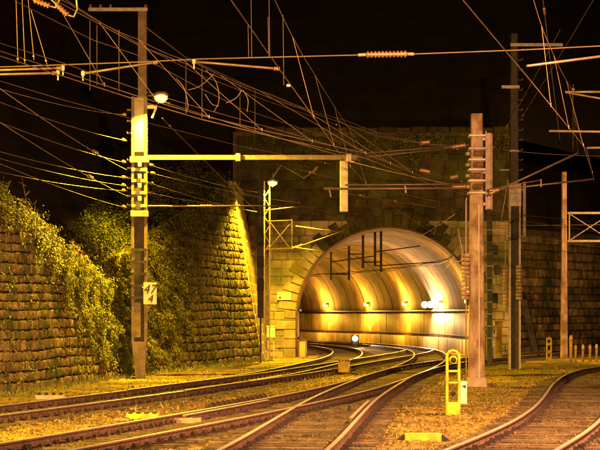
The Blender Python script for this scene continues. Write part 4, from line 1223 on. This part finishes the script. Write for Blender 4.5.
for x, d, w_, lb in ((184, 37.9, .66, 'greenish flat box lying between the rails of the merging track'), (122, 39.6, .3, 'pale plank beside the notched yellow block'), (110, 52, .55, 'pale trough lid lying near the foot of the left wall')):
    X = gx(x, d); tl = thing('trough_lid', lb, 'cover', (X, d, -.07), 'trough lids')
    mb = MB(); mb.bevbox((X, d, .02 if w_ > .6 else -.03), (w_, .34, .14 if w_ > .6 else .05), .012); mb.build('lid', 'coping', tl)
    mb = MB(); mb.bevbox((X + w_ * .3, d - .03, .095 if w_ > .6 else 0.0), (.09, .05, .02), .004); mb.build('grip', 'darksteel', tl)
# dark ribbed point cover beside the merging track
rc = thing('point_cover', 'dark ribbed cover along the left rail of the merging track', 'cover', (-1.9, 42, -.05))
P = PATHS['D']
for k in range(12):
    dd = 40.9 + k * 0.42; i = int(np.argmin(abs(P[:, 1] - dd))); px_ = float(np.interp(dd, P[:, 1], P[:, 0])) - 0.98
    mb = MB(); mb.bar((px_ - .16, dd + .06, -.02), (px_ + .13, dd - .02, .2), .12, .14); mb.build('rib', 'fastening', rc)
mb = MB(); mb.bar((float(np.interp(40.7, P[:, 1], P[:, 0])) - 1.02, 40.7, 0.0), (float(np.interp(45.8, P[:, 1], P[:, 0])) - 1.02, 45.8, 0.0), .3, .12); mb.build('tray', 'darksteel', rc)
for x, nm in ((317, 'left'), (349, 'right')):
    d = 41.6; X = gx(x, d); tm = thing('track_magnet', 'small dark post on a plate between the rails of the centre track, %s one' % nm, 'marker', (X, d, -.03), 'track magnets')
    mb = MB(); mb.bevbox((X - .12, d, .0), (.36, .2, .06), .01); mb.build('plate', 'sleeper', tm)
    mb = MB(); mb.bevbox((X, d, .08), (.06, .08, .16), .01); mb.build('post', 'black', tm)
# yellow posts by the right track
PO = [(549, 85, 1.12, .22, 'tall flat yellow signal post left of the thin brown mast'), (571, 88, 1.15, .12, 'tallest yellow post right of the thin brown mast'), (575.5, 88, .72, .10, 'first short yellow post after the tallest one'), (583, 88, .74, .10, 'second short yellow post from the thin brown mast'), (590, 88, .74, .10, 'third short yellow post from the thin brown mast'), (596.5, 88, .76, .10, 'short yellow post at the right edge of the frame')]
for x, d, h, w_, lb in PO:
    X = gx(x, d); po = thing('yellow_post', lb, 'post', (X, d, -.1), 'yellow posts by the right track')
    if w_ > .2:
        for sg in (-1, 1):
            mb = MB(); mb.bevbox((X + sg * .09, d, h / 2 - .05), (.05, .1, h), .008); mb.build('side_plate', 'yellow', po)
        for z in (.12, .48, .8, h - .08):
            mb = MB(); mb.bevbox((X, d, z), (.128, .08, .12 if z > .2 else .3), .008); mb.build('crossbar', 'yellow', po)
        mb = MB(); mb.tube([(X, d - .06, .64), (X, d - .02, .64)], .05, 10); mb.build('lens', 'black', po)
    else:
        mb = MB(); mb.tube([(X, d, -.1), (X, d, h - .05), (X, d, h)], [w_ * .5, w_ * .5, w_ * .3], 8); mb.build('shaft', 'yellow', po)
        mb = MB(); mb.tube([(X, d, h - .2), (X, d, h - .1)], w_ * .56, 8); mb.build('band', 'white', po)


# ------------------------------------------------------------------ overhead wires
def wire_pts(pts, sag=0.0, n=10):
    """polyline through world points with a little sag in every span"""
    out = []
    for a, b_ in zip(pts[:-1], pts[1:]):
        for k in range(n):
            f = k / n; p = a.lerp(b_, f); p.z -= sag * 4 * f * (1 - f); out.append(p)
    out.append(pts[-1]); return out


def wdepth(y, z): return FPX * (z - EYE) / (HOR - y)


def catenary(label, con, mes, zc, zm, drops, rc_=0.0075, rm=0.006):
    cp = [at(x, y, wdepth(y, zc)) for x, y in con]; mp = [at(x, y, wdepth(y, zm)) for x, y in mes]
    # run on towards the camera side, out of the frame
    cp = [cp[0] + (cp[0] - cp[1]).normalized() * 12] + cp; mp = [mp[0] + (mp[0] - mp[1]).normalized() * 12] + mp
    root = thing('catenary', label, 'overhead wire', cp[-1])
    mb = MB(); mb.tube(cp, rc_, 5); mb.build('contact_wire', 'wire', root)
    mw = wire_pts(mp, 0.05); mb = MB(); mb.tube(mw, rm, 5); mb.build('messenger_wire', 'wire', root)
    ca = np.array([p[:] for p in cp]); ma = np.array([p[:] for p in mw])
    for d in drops:
        a = Vector((np.interp(d, ca[:, 1], ca[:, 0]), d, np.interp(d, ca[:, 1], ca[:, 2]))); b_ = Vector((np.interp(d, ma[:, 1], ma[:, 0]), d, np.interp(d, ma[:, 1], ma[:, 2])))
        mb = MB(); mb.tube([a, b_], 0.0042, 4); mb.bar(a - Vector((0, 0, .02)), a + Vector((0, 0, .04)), .014); mb.build('dropper', 'wire', root)
    return root


catenary('overhead line over the merging track, sweeping from top left to the pink-grey mast', [(0, 51), (140, 97), (200, 115), (270, 132), (365, 153), (440, 184), (468, 192)], [(70, 4), (140, 40), (194, 62), (270, 94), (345, 120), (410, 141), (466, 145)], 5.6, 7.0, (31, 33.5, 36, 38.5, 41, 44, 47, 50))
c2 = thing('catenary', 'second overhead line just below the one ending at the pink-grey mast', 'overhead wire', (5, 57, 5.5))
mb = MB(); mb.tube([at(x, y, wdepth(y, 5.52)) for x, y in ((-40, 45), (0, 56), (140, 101), (200, 119), (270, 136), (365, 158), (440, 188), (468, 195))], .0085, 5); mb.build('contact_wire', 'wire', c2)
mb = MB(); mb.tube([at(x, y, wdepth(y, 6.9)) for x, y in ((40, -8), (140, 46), (194, 67), (270, 98), (345, 124), (380, 136), (466, 150))], .007, 5); mb.build('messenger_wire', 'wire', c2)
for x, y0, y1 in ((90, 21, 90), (97, 25, 85), (119, 30, 91), (240, 82, 126), (255, 90, 131), (186, 60, 113), (202, 66, 118)):
    mb = MB(); mb.tube([at(x, y0, wdepth(y0, 6.9)), at(x, y1, wdepth(y1, 5.5))], .0042, 4); mb.build('dropper', 'wire', c2)
catenary('overhead line above the centre track running steeply down from the top edge', [(231, 0), (280, 70), (345, 161), (380, 198), (432, 232), (452, 240)], [(275, 0), (307, 62), (364, 150), (392, 190), (420, 206)], 5.6, 7.1, (36, 42, 48, 54))
catenary('overhead line above the right-hand track at the upper right', [(463, 0), (530, 80), (587, 150), (594, 180)], [(533, -2), (548, 42), (572, 90), (578, 153)], 5.6, 7.0, (34, 38, 42, 50))

# jumper loops hanging between the two lines at upper centre
jl = thing('jumper_cable', 'looping jumper cable hanging between two overhead lines right of the lamp', 'cable', at(215, 105, 40))
for pts in (((176, 78), (184, 88), (188, 105), (186, 112)), ((206, 70), (216, 82), (219, 100), (214, 112)), ((188, 90), (200, 86), (214, 74)), ((242, 90), (236, 98), (226, 103)), ((205, 94), (212, 104), (219, 106)), ((243, 90), (248, 100), (247, 112))):
    kp = [at(x, y, 40.0) for x, y in pts]; kp = [kp[0] * 2 - kp[1]] + kp + [kp[-1] * 2 - kp[-2]]; sm_ = []
    for q_ in range(1, len(kp) - 2):
        a, b_, c_, e_ = kp[q_ - 1:q_ + 3]
        for t_ in np.linspace(0, 1, 7)[:(None if q_ == len(kp) - 3 else -1)]:
            sm_.append(0.5 * (2 * b_ + (c_ - a) * t_ + (2 * a - 5 * b_ + 4 * c_ - e_) * t_ ** 2 + (3 * b_ - a - 3 * c_ + e_) * t_ ** 3))
    mb = MB(); mb.tube(sm_, .0055, 5); mb.build('loop', 'wire', jl)

# span wire with long insulator
spn = thing('span_wire', 'thin span wire with a long ribbed insulator crossing the top of the frame', 'overhead wire', at(386, 54, 40))
for pts in (((-60, 76), (0, 67), (140, 62), (200, 59), (358, 55)), ((414, 54), (520, 50), (640, 44))):
    mb = MB(); mb.tube([at(x, y, 40) for x, y in pts], .011, 5); mb.build('wire', 'wire', spn)
mb = MB(); mb.disc_stack(at(366, 54.6, 40), at(407, 54, 40), 11, .035, .075, 10); mb.build('insulator', 'porcelain', spn)
mb = MB(); mb.tube([at(358, 55, 40), at(366, 54.6, 40)], .035, 6); mb.tube([at(407, 54, 40), at(414, 54, 40)], .035, 6); mb.build('end_fitting', 'steel', spn)
for x, y0 in ((248, 25), (251, -4), (269, -4), (268, 17), (283, 15)):
    mb = MB(); mb.tube([at(x, y0, 40), at(x + .8, 57.5 if x < 280 else 85, 40)], .0045, 4); mb.build('dropper', 'wire', spn)
mb = MB(); mb.bevbox(at(288.5, 85.5, 40), (.08, .05, .05), .01); mb.build('tag_plate', 'white', spn)

# steady arms around the upper left
for pts, lb in ((((-30, 71), (63, 68)), 'upper of two pale steady arms at the far left'), (((-30, 75), (58, 73)), 'lower of two pale steady arms at the far left'), (((83, 73.5), (158, 62)), 'pale steady arm rising towards the top of the left mast'), (((194, 61.5), (280, 69)), 'pale steady arm right of the lamp, below the span wire')):
    a, b_ = at(*pts[0], 38.5), at(*pts[1], 38.5)
    sa = thing('steady_arm', lb, 'arm', a, 'steady arms'); mb = MB(); mb.tube([a, b_], .024, 7); mb.build('tube', 'tube', sa)
    e = b_ if pts[0][0] < 0 else a
    mb = MB(); mb.bevbox(e, (.07, .06, .1), .012); mb.bar(e, e + Vector((0, 0, -.14)), .025); mb.build('clamp', 'steel', sa)
    mb = MB(); q = a.lerp(b_, .93); mb.disc_stack(q, b_, 3, .028, .045, 7); mb.build('insulator', 'porcelain', sa)
# hanging insulators at the top left edge
for pts, lb in ((((34, 0), (50, 6)), 'yellowish hanging insulator at the top left edge'), (((56, 4), (68, 15)), 'curled insulator fitting right of the yellowish hanging one')):
    a, b_ = at(*pts[0], 34), at(*pts[1], 34); hi_ = thing('hanging_insulator', lb, 'insulator', b_, 'hanging insulators')
    mb = MB(); mb.disc_stack(a, b_, 5, .025, .055, 8); mb.build('sheds', 'porcelain', hi_)
    mb = MB(); mb.tube([a, a + (a - b_).normalized() * 1.2], .012, 5); mb.tube([b_, b_ + Vector((.1, 0, -.03)), b_ + Vector((.16, 0, .1)), b_ + Vector((.14, 0, .3))], .014, 5); mb.build('link', 'steel', hi_)

# feeder wires anchored at the left mast
FE = [((16, 90), 115, 44, 'top'), ((-5, 97), 141, 46, 'second'), ((8, 90), 170, 36, 'third'), ((-5, 115), 196, 38, 'steepest lower'), ((-5, 147), 178, 47, 'fifth'), ((-5, 117), 163, 45, 'fourth'), ((-5, 154), 186, 50, 'sixth'), ((-5, 158), 208, 42, 'lowest'), ((-5, 168), 191, 52, 'flattest')]
for (x, y), ye, d0, nm in FE:
    a = at(x, y, d0); e = Vector((MX - 0.42, D1 - .05, zt(ye)))
    a = a + (a - e) * 0.25
    fw = thing('feeder_wire', '%s feeder wire running from the left edge to the left mast' % nm, 'overhead wire', e, 'feeder wires to the left mast')
    mb = MB(); mb.tube(wire_pts([a, e], 0.12, 14), .0085, 5); mb.build('wire', 'wire', fw)
    mb = MB(); q = e.lerp(a, .30 if nm in ('third', 'steepest lower') else .02); q2 = e.lerp(a, .34 if nm in ('third', 'steepest lower') else .035); q.z -= .1 if nm in ('third', 'steepest lower') else 0; q2.z -= .1 if nm in ('third', 'steepest lower') else 0
    mb.disc_stack(q, q2, 3, .03, .06, 7); mb.build('insulator', 'porcelain', fw)
FR = [((147, 164), (262, 193), 'uppermost'), ((147, 172), (300, 203), 'second'), ((147, 182), (258, 212), 'third'), ((147, 192), (240, 205), 'lowest slack')]
for (a_, b__, nm) in FR:
    a = at(*a_, D1 - .1); e = at(*b__, D3 - .3)
    fw = thing('feeder_wire', '%s wire strung from the left mast to the lattice mast' % nm, 'overhead wire', a, 'wires from the left mast to the lattice mast'); mb = MB(); mb.tube(wire_pts([a, e], .1, 12), .010, 5); mb.build('wire', 'wire', fw)
    mb = MB(); mb.disc_stack(a.lerp(e, .02), a.lerp(e, .035), 3, .03, .06, 7); mb.build('insulator', 'porcelain', fw)
fw = thing('tension_rod', 'straight pale rod from the left mast towards the lattice mast bracket', 'rod', at(147, 206, D1))
mb = MB(); mb.tube([at(147, 206, D1), at(305, 206, D1 + 4)], .03, 6); mb.build('rod', 'tube', fw)
mb = MB(); mb.disc_stack(at(200, 206, D1 + 1.4), at(212, 206, D1 + 1.7), 4, .03, .06, 7); mb.build('insulator', 'porcelain', fw)
# wires from beyond the lamp to the right
WR = [((152, 98), (345, 157), D1, D1, 'bright wire slanting from the lamp to the end of the beam', .013),
      ((300, 170), (470, 208), 69, 74, 'wire slanting below the beam towards the pink-grey mast', .013), ((345, 193), (600, 232), 69, 80, 'long wire passing below the drop post to the right edge', .012),
      ((380, 200), (600, 222), 62, 84, 'thin wire crossing the portal crown to the right', .010), ((425, 225), (640, 224), 92, 92, 'level wire in front of the portal crown at the right', .014), ((505, 150), (600, 156), 62, 62, 'thin level wire between the steel mast and the right edge', .010),
      ((505, 240), (610, 258), 77, 84, 'low wire right of the steel mast', .012), ((345, 160), (460, 186), 64, 58.4, 'wire from the beam end down to the pink-grey mast', .012),
      ((162, 118), (268, 222), D1, 91, 'thin stay running down from the lamp bracket to the lattice mast', .009), ((420, 236), (455, 214), 95, 62, 'short stay above the tunnel mouth', .012),
      ((493, 150), (505, 105), 60, 75, 'thin stay above the box channel', .009), ((505, 130), (560, 30), 76, 60, 'stay climbing right from the steel mast', .011), ((520, 120), (598, -8), 76, 50, 'long stay from the steel mast to the top right corner', .011), ((543, 0), (560, 140), 50, 56, 'steep thin wire at the upper right', .009),
      ((573, 85), (573, 150), 46, 50, 'vertical hanger wire at the upper right', .008), ((487, 190), (505, 150), 58, 75, 'stay from the box channel up to the steel mast', .011)]
for a_, b__, d0, d1, lb, rr in WR:
    a, e = at(*a_, d0), at(*b__, d1)
    fw = thing('stay_wire', lb, 'overhead wire', a, 'single wires'); mb = MB(); mb.tube(wire_pts([a, e], .04, 8), rr * .85, 5); mb.build('wire', 'wire', fw)
    mb = MB(); mb.disc_stack(a.lerp(e, .05), a.lerp(e, .05 + .3 / max((e - a).length, 1)), 3, .022, .045, 6); mb.build('insulator', 'porcelain', fw)
# further fine wires of the web, each given by frame points and its real height
AUX = [(((15, 1), (93, 40), (140, 56), (190, 83), (240, 108), (300, 128), (365, 151)), 6.5, 'thin auxiliary wire from the top left edge to the beam end'),
       (((147, 28), (185, 57), (235, 80), (300, 108), (380, 137), (462, 150)), 7.3, 'thin auxiliary wire passing above the lamp towards the pink-grey mast'),
       (((-10, 78), (60, 99), (140, 121), (240, 146), (330, 164)), 6.2, 'auxiliary wire crossing behind the left mast just below the lamp'),
       (((-10, 40), (60, 62), (140, 90), (200, 108), (300, 136), (400, 166), (465, 182)), 5.9, 'auxiliary wire just above the pair of contact wires'),
       (((60, -4), (100, 22), (150, 50), (200, 75), (270, 102), (340, 126)), 7.1, 'slack auxiliary wire below the top left messenger wires'),
       (((300, 205), (380, 226), (470, 252)), 5.2, 'wire descending across the portal crown to the right'),
       (((345, 233), (410, 223), (470, 214)), 6.3, 'wire rising across the vault from the lattice mast arms'),
       (((350, 150), (400, 168), (455, 190)), 6.8, 'wire of the bundle ending at the pulleys of the pink-grey mast'),
       (((365, 152), (410, 163), (457, 178)), 7.2, 'upper wire of the bundle ending at the pink-grey mast'),
       (((490, 205), (540, 223), (610, 241)), 5.4, 'upper of three wires right of the pink-grey mast'),
       (((490, 225), (540, 238), (610, 249)), 5.3, 'middle of three wires right of the pink-grey mast'),
       (((490, 243), (545, 255), (610, 264)), 5.2, 'lowest of three wires right of the pink-grey mast'),
       (((16, -3), (18, 63)), 6.9, 'leftmost vertical hanger wire at the top left'), (((22, -3), (25, 64)), 6.9, 'second vertical hanger wire at the top left'), (((28, -3), (34, 60)), 6.9, 'third vertical hanger wire at the top left'), (((31, 10), (47, 64)), 6.9, 'slanting hanger wire at the top left')]
for pts, z, lb in AUX:
    if 'hanger' in lb: kp = [at(x, y, 36.0) for x, y in pts]
    else: kp = [at(x, y, wdepth(y, z)) for x, y in pts]
    fw = thing('auxiliary_wire', lb, 'overhead wire', kp[-1], 'fine auxiliary wires'); mb = MB(); mb.tube(kp, .005, 5); mb.build('wire', 'wire', fw)
    mb = MB(); e = kp[-1].lerp(kp[-2], .06); mb.bevbox(e, (.03, .05, .035), .008); mb.build('clip', 'steel', fw)
# arm in front of the vault, white S-shaped
sa = thing('section_insulator', 'pale bent wire hanger before the vault, upper right of the tunnel mouth', 'insulator', at(457, 262, 97))
mb = MB(); mb.tube([at(458, 228, 97), at(460, 240, 97), at(463, 254, 97), at(461, 261, 97), at(452, 263, 97), at(446, 268, 97)], .03, 6); mb.build('hanger', 'white', sa)
# cantilever from the mast outside the right edge
D9 = 43.0; x9 = 8.9
om = thing('catenary_mast', 'catenary mast just outside the right edge whose pale arms reach into the frame', 'mast', (x9, D9, -.1))
mb = MB(); taper(mb, x9, D9, -.2, 9.0, .42, .32); mb.build('shaft', 'concrete', om)
for a_, r_ in (((527, 66, 36), .024), ((565, 92, D9), .026), ((549, 131, D9), .026), ((566, 92.5, D9), .02), ((587, 148, D9), .024)):
    a = at(*a_); z = {66: 7.9, 92: 6.85, 131: 5.95, 92.5: 6.3, 148: 5.7}[a_[1]]
    mb = MB(); mb.tube([a, (x9 - .15, D9, z)], r_, 7); mb.build('arm_tube', 'tube', om)


# ------------------------------------------------------------------ yard lamps standing outside the frame (their light falls on the foreground; the last one is added to lift the right wall)
def yard_lamp(label, x, y, h, col, power, arm, aim, cone):
    root = thing('yard_lamp', label, 'lamp', (x, y, -.1), 'yard lamps')
    mb = MB(); mb.tube([(x, y, -.2), (x, y, h * .6), (x, y, h)], [.11, .085, .06], 8); mb.build('pole', 'steel', root)
    mb = MB(); mb.tube([(x, y, h - .1), (x + arm * .5, y, h + .2), (x + arm, y, h + .22)], .035, 6); mb.build('lamp_arm', 'steel', root)
    X = x + arm
    mb = MB(); mb.tube([(X - .3, y, h + .2), (X - .1, y, h + .27), (X + .15, y, h + .27), (X + .3, y, h + .2)], [.05, .13, .13, .05], 10); mb.build('lamp_head', 'steel', root)
    mb = MB(); mb.tube([(X - .2, y, h + .14), (X, y, h + .11), (X + .2, y, h + .14)], [.05, .1, .05], 10); mb.build('lamp_lens', 'sodium_lens', root)
    light('lamp_light', (X, y, h - .12), col, power, root, .15, 'SPOT', aim, cone, .9)
yard_lamp('sodium yard lamp outside the left edge of the frame', -10.6, 31, 6.8, SODIUM, P_YARD, 1.0, (-4, 38, 0), 140)
yard_lamp('amber yard lamp outside the right edge of the frame', 10.5, 31, 9.5, AMBER, P_YARD_R, -1.2, (8, 36, 0), 160)
yard_lamp('amber yard lamp behind the camera on the right', 5.5, 4, 8.5, (1.0, 0.44, 0.18), P_YARD_C, -1.0, (2, 75, 0), 46)
yard_lamp('added unseen amber lamp brightening the right wall, outside the right edge beyond the gantry', 19.5, 88, 9.0, (1.0, 0.46, 0.10), 4200, -1.0, (16, 97, 0), 165)  # invented fill lamp for the right wall and yellow posts
